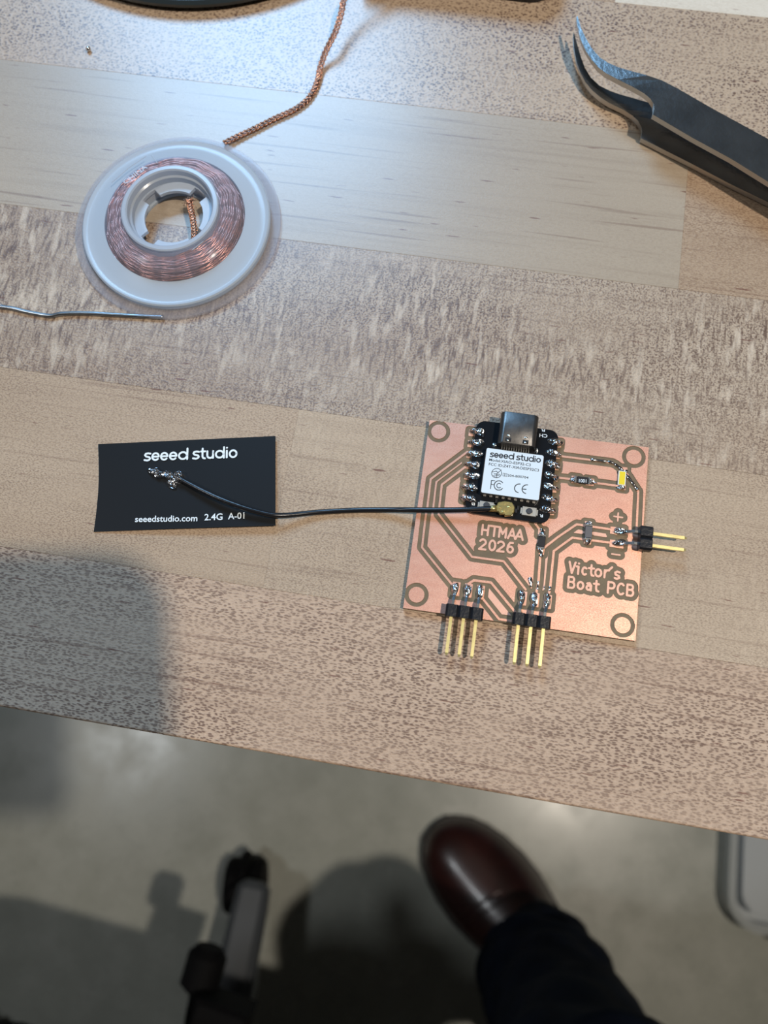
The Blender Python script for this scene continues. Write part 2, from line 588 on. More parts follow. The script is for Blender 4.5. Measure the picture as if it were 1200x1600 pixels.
table = thing('workbench', bench(0, 0, FLOOR), 'maple butcher block workbench with pale brown staves', 'table')
W_pale = dict(base=(0.50, 0.37, 0.255), dark=(0.24, 0.135, 0.08), pale=(0.60, 0.47, 0.345))
woods = {
    'low': wood('maple_fish_scale', (0.50, 0.345, 0.235), (0.115, 0.055, 0.034), (0.56, 0.40, 0.28), 0.9, 0.0, 1.0, 1.3, (1.05, 0.40), 'dots', 0.04, 0.0, 0.62),
    'tan': wood('maple_tan', (0.44, 0.315, 0.205), (0.16, 0.09, 0.052), (0.53, 0.395, 0.27), 0.60, 0.0, 0.7, 4.1, (0.50, 0.26), coat=0.15, rgh=0.55),
    'tan2': wood('maple_grey_tan', (0.46, 0.335, 0.225), (0.16, 0.095, 0.06), (0.55, 0.42, 0.29), 0.60, 0.2, 0.6, 6.1, (0.50, 0.26), coat=0.15, rgh=0.55),
    'streak': wood('maple_streaked', (0.34, 0.225, 0.14), (0.10, 0.05, 0.032), (0.52, 0.41, 0.30), 0.8, 1.2, 0.6, 2.2, (0.45, 0.42)),
    'smooth': wood('maple_smooth', (0.40, 0.315, 0.225), (0.235, 0.165, 0.11), (0.46, 0.37, 0.27), 0.15, 0.0, 1.0, 7.7),
    'lens': wood('maple_lens_flecked', (0.48, 0.35, 0.24), (0.10, 0.05, 0.035), (0.52, 0.39, 0.27), 1.0, 0.0, 0.5, 9.4, (0.85, 0.62), 'dots'),
    'white': wood('maple_white', (0.72, 0.63, 0.50), (0.50, 0.40, 0.29), (0.78, 0.70, 0.58), 0.25, 0.0, 0.6, 5.5),
    'side': wood('maple_right_end', (0.40, 0.275, 0.175), (0.20, 0.115, 0.065), (0.49, 0.36, 0.245), 0.65, 0.0, 1.0, 3.3, (0.55, 0.28)),
}
rows = [  # (v0, v1, [(u0, u1, wood)])
    (-10.9, 21.6, [(-620, -330, 'tan'), (-330, 560, 'low')]),
    (21.6, 62.3, [(-620, -35, 'tan'), (-35, 330, 'tan2'), (330, 560, 'smooth')]),
    (62.3, 104.1, [(-620, -250, 'lens'), (-250, 290, 'streak'), (290, 560, 'tan')]),
    (104.1, 145.4, [(-620, -410, 'tan2'), (-410, 45.5, 'smooth'), (45.5, 560, 'side')]),
    (145.4, 183.1, [(-620, -200, 'streak'), (-200, 300, 'lens'), (300, 560, 'smooth')]),
    (183.1, 222, [(-620, 24, 'tan'), (24, 560, 'white')]),
]
kinds = list(woods)
v = 222
rr = random.Random(3)
while v < 560:
    cut = rr.uniform(-350, 300)
    rows.append((v, v + 40, [(-620, cut, rr.choice(kinds)), (cut, 560, rr.choice(kinds))]))
    v += 40
for v0, v1, segs in rows:
    front = v0 < -5
    for u0, u1, k in segs:
        b = MB()
        g = 0.012
        q = 0.04
        # cross-section with eased arrises; the front row has a rounded nose
        y0, y1 = v0 + (0 if front else g), v1 - g
        if front:
            sec = [(y0 + 1.2, -38), (y1, -38), (y1, -q), (y1 - q, 0), (y0 + 0.5, 0), (y0 + 0.25, -0.07), (y0 + 0.07, -0.25), (y0, -0.5), (y0, -37)]
        else:
            sec = [(y0, -38), (y1, -38), (y1, -q), (y1 - q, 0), (y0 + q, 0), (y0, -q)]
        n = len(sec)
        vs = [(u0 + g, a, c) for a, c in sec] + [(u1 - g, a, c) for a, c in sec]
        fs = [(i, (i + 1) % n, n + (i + 1) % n, n + i) for i in range(n)] + [tuple(reversed(range(n))), tuple(range(n, 2 * n))]
        b.add(vs, fs)
        me = bpy.data.meshes.new('stave')
        me.from_pydata([(x / 1000, y / 1000, z / 1000) for x, y, z in b.v], [], b.f)
        me.update()
        me.materials.append(woods[k])
        o = bpy.data.objects.new('stave', me)
        C.objects.link(o)
        o.parent = table
        o.location = (0, 0, TT)
        o.rotation_euler = (0, 0, GA)
for u in (-560, 500):
    for v_ in (60, 500):
        b = MB()
        for a_, c_ in [((-25, -25), (25, 25))]:
            b.box((u - 25, v_ - 25, FLOOR), (u + 25, v_ + 25, -38), lambda p: bench(*p))
        b.build('leg', M_leg, table, bevel=2)

# ------------------------------------------------------------------ the circuit board
BX0, BY0, BTH = 3.9442123, 63.6721147, -0.13722449
BW, BH = 47.44, 41.67
bc, bs = math.cos(BTH), math.sin(BTH)
ZC = 1.6                                     # copper surface
MX, MY, MT = 11.466997, -1.655044, -0.01057116


def board(x, y, z=0.0):
    """board frame (origin top-left corner, y up) -> world mm"""
    return Vector((BX0 + x * bc - y * bs, BY0 + x * bs + y * bc, z))


def toboard(px, py, z=ZC):
    p = back(px, py, z)
    dx, dy = p.x - BX0, p.y - BY0
    return (dx * bc + dy * bs, -dx * bs + dy * bc)


mc, ms = math.cos(MT), math.sin(MT)


def mod(x, y, z=0.0):
    """microcontroller frame (centre, y towards the usb port) -> world mm"""
    x += 7.62
    y -= 7.62
    return board(MX + x * mc - y * ms, MY + x * ms + y * mc, z)


# --- copper field: signed distances of every feature on a grid, contours become meshes
GS = 0.07
nx, ny = int(BW / GS) + 3, int(BH / GS) + 3
gx = (np.arange(nx) - 1) * GS
gy = -BH + (np.arange(ny) - 1) * GS
XX, YY = np.meshgrid(gx, gy)
cu = np.full((ny, nx), 9.0)
iso = np.full((ny, nx), 9.0)


def window(x0, x1, y0, y1, m=2.8):
    i0 = max(0, int((x0 - m) / GS)); i1 = min(nx, int((x1 + m) / GS) + 3)
    j0 = max(0, int((y0 - m + BH) / GS)); j1 = min(ny, int((y1 + m + BH) / GS) + 3)
    return slice(j0, max(j0, j1)), slice(i0, max(i0, i1))


def feat(d, sl, i):
    cu[sl] = np.minimum(cu[sl], d)
    iso[sl] = np.minimum(iso[sl], d - i)


def seg(a, b, r, i=0.84):
    sl = window(min(a[0], b[0]), max(a[0], b[0]), min(a[1], b[1]), max(a[1], b[1]))
    X, Y = XX[sl], YY[sl]
    dx, dy = b[0] - a[0], b[1] - a[1]
    L2 = dx * dx + dy * dy + 1e-9
    t = np.clip(((X - a[0]) * dx + (Y - a[1]) * dy) / L2, 0, 1)
    feat(np.hypot(X - a[0] - t * dx, Y - a[1] - t * dy) - r, sl, i)


def rect(c, hw, hh, i=0.82):
    sl = window(c[0] - hw, c[0] + hw, c[1] - hh, c[1] + hh)
    qx, qy = np.abs(XX[sl] - c[0]) - hw, np.abs(YY[sl] - c[1]) - hh
    d = np.hypot(np.maximum(qx, 0), np.maximum(qy, 0)) + np.minimum(np.maximum(qx, qy), 0)
    feat(d, sl, i)


def line(pts, wd=0.44, i=0.84):
    P = [toboard(*p) for p in pts]
    for a, b in zip(P[:-1], P[1:]):
        seg(a, b, wd / 2, i)


line([(730, 706), (673, 748.6), (667.9, 790.7), (664.9, 808), (659.4, 855.4), (706, 913)])
line([(729, 728), (690.4, 757), (686.6, 790.7), (685.2, 803.4), (737.4, 870.0), (786.9, 876.9), (821.3, 921)])
line([(731, 913), (740.3, 906.6), (767.3, 910.2), (806, 957.5), (813, 966)], 0.5)
line([(750, 930), (779.8, 967.4), (808, 971.5)], 0.46)
line([(844.2, 868), (841, 912), (838, 926)], 0.5)
line([(833, 814), (846, 831)], 0.42)
line([(865.3, 861.0), (859.6, 918), (858, 926)], 0.5)
line([(865.3, 861.0), (894.2, 840.0), (908, 842.0), (918, 843.4), (960, 848.7)], 0.46)
line([(850, 856), (870, 840.3), (901, 819.2), (918, 821.6), (960, 828)], 0.46)
line([(871, 712), (956, 722.8), (962, 725.6), (978, 738), (997.3, 767.8), (994.6, 828)], 0.44)
line([(871, 746), (899, 749.5), (928.8, 754.4), (971, 759.8)], 0.46)
for i in range(7):                           # castellation pads
    t = i / 6
    for a, b in (((732.5, 676), (722, 777.5)), ((876.8, 694.5), (866, 800))):
        p = toboard(a[0] + (b[0] - a[0]) * t, a[1] + (b[1] - a[1]) * t)
        s = 1 if a[0] < 800 else -1
        rect((p[0] + s * 1.1, p[1]), 1.1, 0.74, 0.82)
HX1, HX2, PIT = 9.95, 23.55, 2.54
for hx, n_ in ((HX1, 3), (HX2, 3)):
    for k in range(n_):
        x = hx + k * PIT + (0.35 if hx == HX1 else 0.55)
        rect((x, -36.2), 0.80, 1.45, 0.84)
p3 = [toboard(964.5, 829.5), toboard(963.5, 850)]
for p in p3: rect(p, 1.45, 0.78, 0.86)
for c_, hw, hh in ((toboard(919, 820), .75, .70), (toboard(918, 845), .75, .70), (toboard(846, 832.5), .72, .75), (toboard(846.5, 860), .55, .9),
                   (toboard(899, 749.5), .85, .80), (toboard(921.8, 753), .85, .80), (toboard(972, 761), .75, .6), (toboard(975, 734), .7, .6)):
    rect(c_, hw, hh, 0.8)
for cp in ((685.5, 674.5), (990.3, 714), (650.8, 929.2), (972.7, 976.8)):
    c_ = toboard(*cp)
    seg(c_, (c_[0] + 1e-3, c_[1]), 1.64, 0.86)

# stroke letters cut as copper islands
G = {
    'H': [[(0, 0), (0, 1)], [(1, 0), (1, 1)], [(0, .5), (1, .5)]],
    'T': [[(0, 1), (1, 1)], [(.5, 0), (.5, 1)]],
    'M': [[(0, 0), (0, 1), (.5, .35), (1, 1), (1, 0)]],
    'A': [[(0, 0), (.5, 1), (1, 0)], [(.2, .3), (.8, .3)]],
    '2': [arc(.5, .70, .46, .30, 160, -20) + [(0, 0), (1, 0)]],
    '0': [arc(.5, .5, .45, .5, 0, 360, 16)],
    '6': [arc(.5, .30, .45, .30, 0, 360, 14), [(.05, .30), (.12, .7), (.4, .98), (.85, 1)]],
    'V': [[(0, 1), (.45, 0), (.9, 1)]],
    'i': [[(.5, 0), (.5, .66), (.2, .66)], [(.5, .95), (.55, .95)]],
    'c': [arc(.5, .33, .45, .33, 50, 310)],
    't': [[(.45, .95), (.45, .25), (.6, .03), (.95, 0)], [(0, .66), (.95, .66)]],
    'o': [arc(.5, .33, .48, .33, 0, 360, 14)],
    'r': [[(.1, 0), (.1, .66)], [(.1, .42), (.5, .66), (1, .68)]],
    'q': [[(.8, 1), (.2, .74)]],
    's': [[(.95, .62), (.5, .68), (.12, .56), (.2, .38), (.8, .30), (.92, .12), (.5, 0), (.08, .06)]],
    'B': [[(0, 0), (0, 1), (.6, 1)] + arc(.6, .77, .3, .23, 90, -90, 6) + [(0, .53)], [(.6, .53)] + arc(.65, .27, .34, .27, 90, -90, 6) + [(0, 0)]],
    'a': [arc(.45, .22, .40, .20, 0, 360, 10), [(.9, 0), (.9, .45), (.6, .66), (.15, .60)]],
    'P': [[(0, 0), (0, 1), (.6, 1)] + arc(.6, .72, .38, .28, 90, -90, 6) + [(0, .44)]],
    'C': [arc(.55, .5, .52, .5, 48, 312, 12)],
}


def copper_text(org, sc_, chars, base0, base1, cap):
    """chars: (glyph, x0, x1) in zoomed-photo coordinates along the baseline base0 -> base1"""
    O = Vector(toboard(org[0] + base0[0] / sc_, org[1] + base0[1] / sc_))
    E_ = Vector(toboard(org[0] + base1[0] / sc_, org[1] + base1[1] / sc_))
    ex = (E_ - O) / (base1[0] - base0[0])
    ey = Vector((-ex.y, ex.x)).normalized() * cap
    for ch, x0, x1 in chars:
        for pl in G[ch]:
            P = [O + ex * (x0 - base0[0] + (x1 - x0) * u) + ey * v for u, v in pl]
            for a, b in zip(P[:-1], P[1:]):
                seg(a, b, 0.225, 0.88)


copper_text((730, 800), 9.23, [('H', 210, 293), ('T', 312, 455), ('M', 458, 552), ('A', 588, 690), ('A', 695, 800)], (208, 325), (803, 405), 2.12)
copper_text((730, 800), 9.23, [('2', 170, 262), ('0', 308, 402), ('2', 428, 525), ('6', 570, 660)], (165, 530), (660, 590), 2.12)
copper_text((870, 860), 9.23, [('V', 172, 268), ('i', 262, 350), ('c', 360, 435), ('t', 455, 535), ('o', 550, 640), ('r', 680, 748), ('q', 735, 800), ('s', 828, 905)], (210, 325), (890, 415), 2.30)
copper_text((870, 860), 9.23, [('B', 160, 250), ('o', 295, 380), ('a', 422, 498), ('t', 530, 605), ('P', 735, 828), ('C', 870, 965), ('B', 1010, 1100)], (155, 533), (1105, 660), 2.26)
line([(959.5, 806.8), (972.5, 808.6)], 0.34, 0.9)
line([(966, 801.5), (965.2, 813.8)], 0.34, 0.9)
line([(956, 865.6), (968.5, 867.2)], 0.34, 0.9)

inside = np.minimum(np.minimum(XX, BW - XX), np.minimum(-YY, YY + BH)) - 0.02
field = np.minimum(np.maximum(-cu, iso), inside)
field[np.abs(field) < 1e-5] = 1e-5


def contours(F):
    """marching squares -> closed loops, positive side on the left"""
    S = F > 0
    nxt = {}

    def pt(j, i, e):   # edge point; e 0: (i,j)-(i+1,j)  1: (i,j)-(i,j+1)
        a = F[j, i]
        if e == 0:
            b = F[j, i + 1]
            return (gx[i] + GS * a / (a - b), gy[j])
        b = F[j + 1, i]
        return (gx[i], gy[j] + GS * a / (a - b))
    c = S[:-1, :-1].astype(int) + 2 * S[:-1, 1:] + 4 * S[1:, 1:] + 8 * S[1:, :-1]
    js, is_ = np.nonzero((c > 0) & (c < 15))
    T = {1: [('B', 'L')], 2: [('R', 'B')], 3: [('R', 'L')], 4: [('T', 'R')], 6: [('T', 'B')], 7: [('T', 'L')], 8: [('L', 'T')],
         9: [('B', 'T')], 11: [('R', 'T')], 12: [('L', 'R')], 13: [('B', 'R')], 14: [('L', 'B')], 5: [('B', 'L'), ('T', 'R')], 10: [('R', 'B'), ('L', 'T')]}
    for j, i in zip(js.tolist(), is_.tolist()):
        K = {'B': (j, i, 0), 'T': (j + 1, i, 0), 'L': (j, i, 1), 'R': (j, i + 1, 1)}
        for a, b in T[int(c[j, i])]:
            nxt[K[a]] = K[b]
    loops = []
    while nxt:
        k0, k = next(iter(nxt.items()))
        lp = [k0]
        del nxt[k0]
        while k != k0 and k in nxt:
            lp.append(k)
            k = nxt.pop(k)
        loops.append([pt(*q) for q in lp])
    return loops


def dp(P, tol):
    if len(P) < 3: return P
    a, b = P[0], P[-1]
    dx, dy = b[0] - a[0], b[1] - a[1]
    L = math.hypot(dx, dy) + 1e-12
    best, bi = -1, 0
    for i in range(1, len(P) - 1):
        d = abs((P[i][0] - a[0]) * dy - (P[i][1] - a[1]) * dx) / L
        if d > best: best, bi = d, i
    if best < tol: return [a, b]
    return dp(P[:bi + 1], tol)[:-1] + dp(P[bi:], tol)


def simp(lp, tol=0.012):
    if len(lp) < 8: return lp
    far = max(range(len(lp)), key=lambda i: (lp[i][0] - lp[0][0]) ** 2 + (lp[i][1] - lp[0][1]) ** 2)
    return dp(lp[:far + 1], tol)[:-1] + dp(lp[far:] + [lp[0]], tol)[:-1]


def area(lp): return 0.5 * sum(lp[i - 1][0] * lp[i][1] - lp[i][0] * lp[i - 1][1] for i in range(len(lp)))


def pin(p, lp):
    r = False
    for i in range(len(lp)):
        a, b = lp[i - 1], lp[i]
        if (a[1] > p[1]) != (b[1] > p[1]) and p[0] < (b[0] - a[0]) * (p[1] - a[1]) / (b[1] - a[1]) + a[0]: r = not r
    return r


loops = [simp(l) for l in contours(field)]
loops = [l for l in loops if len(l) >= 4 and abs(area(l)) > 0.02]
sgn = 1 if area(max(loops, key=lambda l: abs(area(l)))) > 0 else -1
outer = [l for l in loops if area(l) * sgn > 0]
holes = [l for l in loops if area(l) * sgn < 0]
own = {i: [] for i in range(len(outer))}
for h in holes:
    c_ = [i for i, o in enumerate(outer) if pin(h[0], o)]
    if c_:
        own[min(c_, key=lambda i: abs(area(outer[i])))].append(h)

board_obj = thing('circuit_board', board(BW / 2, -BH / 2, 0), 'milled copper circuit board with a black microcontroller module and pin headers soldered on', 'circuit board')
b = MB()
b.prism([board(0, -BH)[:2], board(BW, -BH)[:2], board(BW, 0)[:2], board(0, 0)[:2]], 0.02, ZC - 0.13)
sub = b.build('substrate', M_fr1, board_obj)

islands = MB()
for i, o in enumerate(outer):
    A = abs(area(o))
    rings = [o] + own[i]
    flat = [p for r in rings for p in r]
    tri = tessellate_polygon([[Vector((p[0], p[1], 0)) for p in r] for r in rings])
    b = MB()
    N = len(flat)
    vs = [board(p[0], p[1], ZC - 0.135) for p in flat] + [board(p[0], p[1], ZC) for p in flat]
    fs = []
    for t in tri:
        a_, b_, c_ = (flat[k] for k in t)
        cr = (b_[0] - a_[0]) * (c_[1] - a_[1]) - (b_[1] - a_[1]) * (c_[0] - a_[0])
        if abs(cr) < 1e-9: continue
        t = t if cr > 0 else (t[0], t[2], t[1])
        fs.append(tuple(k + N for k in t))
    n0 = 0
    for r in rings:
        m_ = len(r)
        for k in range(m_):
            j = (k + 1) % m_
            fs.append((n0 + k, n0 + j, N + n0 + j, N + n0 + k) if sgn > 0 else (n0 + j, n0 + k, N + n0 + k, N + n0 + j))
        n0 += m_
    b.add(vs, fs)
    b.build('copper_area' if A > 8 else ('copper_trace' if A > 0.9 else 'copper_island'), M_copper if A > 8 else M_trace, board_obj)

# --- microcontroller module
ZB = 2.62
def rrect(x0, y0, x1, y1, r, n=5):
    P = []
    for cx, cy, a in ((x1 - r, y1 - r, 0), (x0 + r, y1 - r, 90), (x0 + r, y0 + r, 180), (x1 - r, y0 + r, 270)):
        P += arc(cx, cy, r, r, a, a + 90, n)
    return P
outl = rrect(-8.9, -10.7, 8.9, 10.25, 2.0)
b = MB()
b.prism([mod(*p)[:2] for p in outl], ZC + 0.01, ZB)
module = b.build('microcontroller_module', M_pcb, board_obj, bevel=0.08)
module['label'] = 'black module board'
# metal can with white label
b = MB()
SX0, SX1, SY0, SY1 = -6.08, 5.98, -6.45, 3.48
b.prism([mod(*p)[:2] for p in rrect(SX0 - .12, SY0 - .12, SX1 + .12, SY1 + .12, 0.5)], ZB, 4.48, bev=0.12)
for k in range(9):
    b.box((SX0 + .6 + k * 1.3, SY0 - .3, ZB), (SX0 + 1.2 + k * 1.3, SY0, ZB + .5), lambda p: mod(*p))
b.build('metal_can', M_can, module)
b = MB()
b.prism([mod(*p)[:2] for p in rrect(SX0, SY0, SX1, SY1, 0.35)], 4.48, 4.56)
b.build('white_label', M_shield, module)['label'] = 'white printed label'
# usb-c shell
b = MB()
UW, UH, UR = 4.0, 1.58, 1.1
sec = []
for cx, cz, a in ((UW - UR, UH - UR, 0), (-UW + UR, UH - UR, 90), (-UW + UR, -UH + UR, 180), (UW - UR, -UH + UR, 270)):
    sec += arc(cx + 0, cz, UR, UR, a, a + 90, 6)
zc = ZB + UH + 0.02
n = len(sec)
ys = [4.75, 4.85, 11.70, 11.82]
ins = [0.06, 0, 0, 0.06]
vs = []
for y_, i_ in zip(ys, ins):
    for x, z in sec:
        s_ = 1 - i_ / 1.6
        vs.append(mod(x * s_, y_, zc + z * s_))
for y_ in (11.82, 6.2):
    for x, z in sec:
        vs.append(mod(x * 0.92, y_, zc + z * 0.80))
fs = []
for r in range(3):
    for i in range(n):
        j = (i + 1) % n
        fs.append((r * n + i, r * n + j, (r + 1) * n + j, (r + 1) * n + i))
for r, s_ in ((3, 4), (4, 5)):
    for i in range(n):
        j = (i + 1) % n
        fs.append((r * n + i, r * n + j, s_ * n + j, s_ * n + i))
fs.append(tuple(range(n)))
fs.append(tuple(5 * n + i for i in reversed(range(n))))
b.add(vs, fs)
usb = b.build('usb_port', M_usb, module, smooth=0.6)
usb['label'] = 'steel usb c socket'
b = MB()
for x in (-1.95, 1.72):
    b.box((x - .62, 5.05, zc + UH - .02), (x + .62, 5.95, zc + UH + .012), lambda p: mod(*p))
b.box((-2.9, 7.2, zc - .25), (2.9, 11.3, zc + .25), lambda p: mod(*p))
b.build('usb_recess', M_usb_dark, module)
b = MB()
for x in (-1.95, 1.72):
    b.box((x - .5, 5.15, zc + UH), (x + .5, 5.55, zc + UH + .10), lambda p: mod(*p))
    b.dome(mod(x + .05, 6.45, zc + UH), .42, .22, .07, seed=int(x * 10))
for s_ in (-1, 1):
    b.dome(mod(s_ * 4.45, 4.95, ZB), .5, .7, .7, seed=5 + s_)
b.build('usb_tab', M_tin, module, smooth=True)
b = MB()
for k in range(12):
    x = -2.85 + k * .52
    b.box((x - .12, 3.75, ZB), (x + .12, 4.9, ZB + .35), lambda p: mod(*p))
b.build('usb_lead', M_tin, module)
# buttons
for x0, x1, y0, y1, flip in ((2.98, 5.95, -9.62, -7.72, 0), (-6.0, -3.0, -9.5, -7.85, 1)):
    b = MB()
    b.box((x0, y0, ZB), (x1, y1, ZB + .55), lambda p: mod(*p))
    b.box((x0 - .35, y0 + .3, ZB), (x0, y1 - .3, ZB + .35), lambda p: mod(*p))
    b.box((x1, y0 + .3, ZB), (x1 + .35, y1 - .3, ZB + .35), lambda p: mod(*p))
    b.build('push_button', M_button, module, bevel=.06)
    b = MB()
    c_ = mod((x0 + x1) / 2, (y0 + y1) / 2, 0)
    b.lathe([(0.001, ZB + .55), (.66, ZB + .55), (.66, ZB + .72), (.58, ZB + .80), (.001, ZB + .80)], c_, 24, closed=False)
    b.build('button_cap', M_bcap, module, smooth=0.5)
# antenna socket under the plug
b = MB()
b.box((-1.4, -10.2, ZB), (1.2, -7.7, ZB + .6), lambda p: mod(*p))
b.build('antenna_socket', M_tin, module, bevel=.05)
# tiny parts on the module
b = MB()
for x, y in ((1.75, -8.9), (2.1, -8.2), (-2.6, -7.4), (-7.2, 6.8)):
    b.box((x - .25, y - .45, ZB), (x + .25, y + .45, ZB + .4), lambda p: mod(*p))
b.build('small_capacitor', M_chip, module, bevel=.04)
# castellation solder joints
for i in range(7):
    for s_ in (-1, 1):
        y = 7.62 - 2.54 * i
        sd = i * 2 + (s_ > 0)
        rnd = random.Random(sd)
        b = MB()
        b.dome(mod(s_ * 7.9, y, ZB - .02), 1.3, .88, .72 + .2 * rnd.random(), ang=BTH, seed=sd, rough=.22)
        b.dome(mod(s_ * 9.25, y + rnd.uniform(-.1, .1), ZC - .02), 1.05, .58 + .15 * rnd.random(), 1.15 + .25 * rnd.random(), ang=BTH, seed=sd + 30, rough=.22, skew=-.5 * s_)
        b.build('solder_joint', M_solder, module, smooth=True)


# --- printed lettering
def seeed():
    """the maker's rounded word mark as strokes: list of polylines, x 0..545, baseline 0, x-height 50"""
    S = []
    def e(x0, x1):
        cx, r = (x0 + x1) / 2, (x1 - x0) / 2 - 3
        S.append([(cx - r, 24), (cx + r, 24)] + arc(cx, 24, r, 21, 0, 318, 14)[1:])
    def s(x0, x1):
        a, c_ = x0 + 4, x1 - 4
        S.append([(c_, 43), ((a + c_) / 2 + 3, 46), (a + 6, 43), (a + 2, 35), (a + 8, 27), (c_ - 6, 22), (c_, 13), (c_ - 6, 5), ((a + c_) / 2, 2), (a, 5)])
    def d(x0, x1, top=66):
        cx, r = (x0 + x1) / 2 - 2, (x1 - x0) / 2 - 4
        S.append(arc(cx, 24, r, 21, 0, 360, 16))
        S.append([(x1 - 4, 2), (x1 - 4, top)])
    s(0, 41); e(46, 90); e(97, 141); e(149, 194); d(203, 258)
    s(284, 326)
    S.append([(343, 62), (343, 14), (348, 4), (358, 2)]); S.append([(334, 45), (358, 45)])
    S.append([(371, 45), (371, 20)] + arc(388, 20, 17, 17, 180, 360, 8) + [(405, 45)])
    S.append([(405, 45), (405, 3)])
    d(419, 472)
    S.append([(485, 3), (485, 44)]); S.append([(485, 62), (485.5, 62)])
    S.append(arc(522, 24, 20, 21, 0, 360, 16))
    return S


def strokes_on(b, polys, O, X, Y, wd):
    nrm = X.cross(Y).normalized()
    for pl in polys:
        b.ribbon([O + X * p[0] + Y * p[1] for p in pl], wd, nrm)


def plane_vecs(p0, p1, n_units, z, yflip=1):
    A = back(p0[0], p0[1], z)
    B = back(p1[0], p1[1], z)
    X = (B - A) / n_units
    Y = Vector((-X.y, X.x, 0))
    return A, X, Y


def text_on(b, s, p0, p1, z, cap=None, rot180=False):
    """built-in typeface, fitted between two photo points on the plane z (baseline left, baseline right)"""
    cu_ = bpy.data.curves.new('t', 'FONT')
    cu_.body = s
    cu_.resolution_u = 3
    cu_.offset = 0.012
    ob = bpy.data.objects.new('t', cu_)
    C.objects.link(ob)
    dg = bpy.context.evaluated_depsgraph_get()
    me = bpy.data.meshes.new_from_object(ob.evaluated_get(dg))
    V = [v.co.copy() for v in me.vertices]
    F = [tuple(p.vertices) for p in me.polygons]
    bpy.data.objects.remove(ob)
    bpy.data.curves.remove(cu_)
    bpy.data.meshes.remove(me)
    x0 = min(v.x for v in V); x1 = max(v.x for v in V)
    A, B = back(p0[0], p0[1], z), back(p1[0], p1[1], z)
    X = (B - A) / (x1 - x0)
    Y = Vector((-X.y, X.x, 0))
    if cap: Y = Y.normalized() * cap / 0.7
    b.add([A + X * (v.x - x0) + Y * v.y for v in V], F)


ZL = 4.575
def sp(x, y): return (740 + x / 8.42, 630 + y / 8.42)
b = MB()
A, X, Y = plane_vecs(sp(213, 704), sp(880, 782), 545, ZL)
strokes_on(b, seeed(), A, X, Y, 0.25)
text_on(b, 'Model:XIAO-ESP32-C3', sp(203, 758), sp(750, 830), ZL, .58)
text_on(b, 'FCC ID:Z4T-XIAOESP32C3', sp(198, 816), sp(858, 900), ZL, .58)
text_on(b, '204-B00704', sp(445, 962), sp(720, 994), ZL, .50)
def ph(pl): return [back(*sp(*p), ZL) for p in pl]
def S_(pl, wd): b.ribbon(ph(pl), wd * 1.3)
# radio approval mark
S_([(303 + 66 * math.cos(a) - 4 * math.sin(a), 920 + 62 * math.sin(a)) for a in [math.radians(-20 + k * 17) for k in range(21)]], .10)
S_([(245, 905), (300, 893), (318, 915), (366, 880)], .11)
S_([(268, 928), (345, 936)], .10); S_([(275, 945), (338, 952)], .10); S_([(306, 925), (302, 975)], .11); S_([(255, 950), (285, 968)], .08)
S_([(388, 918), (440, 924), (435, 965), (385, 958), (388, 918)], .05)
S_([(396, 932), (430, 936)], .05); S_([(394, 946), (428, 950)], .05); S_([(410, 925), (408, 958)], .05)
# F C mark
S_([(222, 1125), (235, 1015), (278, 1020)], .13); S_([(229, 1068), (262, 1072)], .13)
S_([(332 + 62 * math.cos(math.radians(a)), 1082 + 62 * math.sin(math.radians(a))) for a in range(-35, -330, -22)], .14)
S_([(334 + 30 * math.cos(math.radians(a)), 1084 + 30 * math.sin(math.radians(a))) for a in range(-42, -325, -30)], .12)
# C E mark
S_([(602 + 64 * math.cos(math.radians(a)), 1120 + 58 * math.sin(math.radians(a))) for a in range(-80, -272, -16)], .15)
S_([(700 + 62 * math.cos(math.radians(a)), 1132 + 58 * math.sin(math.radians(a))) for a in range(-80, -272, -16)], .15)
S_([(640, 1128), (690, 1133)], .14)
b.build('label_lettering', M_ink, module)
b = MB()
ZS = ZB + .012
def sq(x, y): return (740 + x / 8.42, 630 + y / 8.42)
text_on(b, 'CH', sq(972, 412), sq(868, 400), ZS, .75)
text_on(b, 'R', sq(940, 345), sq(888, 338), ZS, .55)
text_on(b, 'R', sq(912, 1465), sq(868, 1462), ZS, .62)
text_on(b, 'B', (742.2, 785.5), (736.6, 785), ZS, .62)
b.build('board_lettering', M_silk, module)


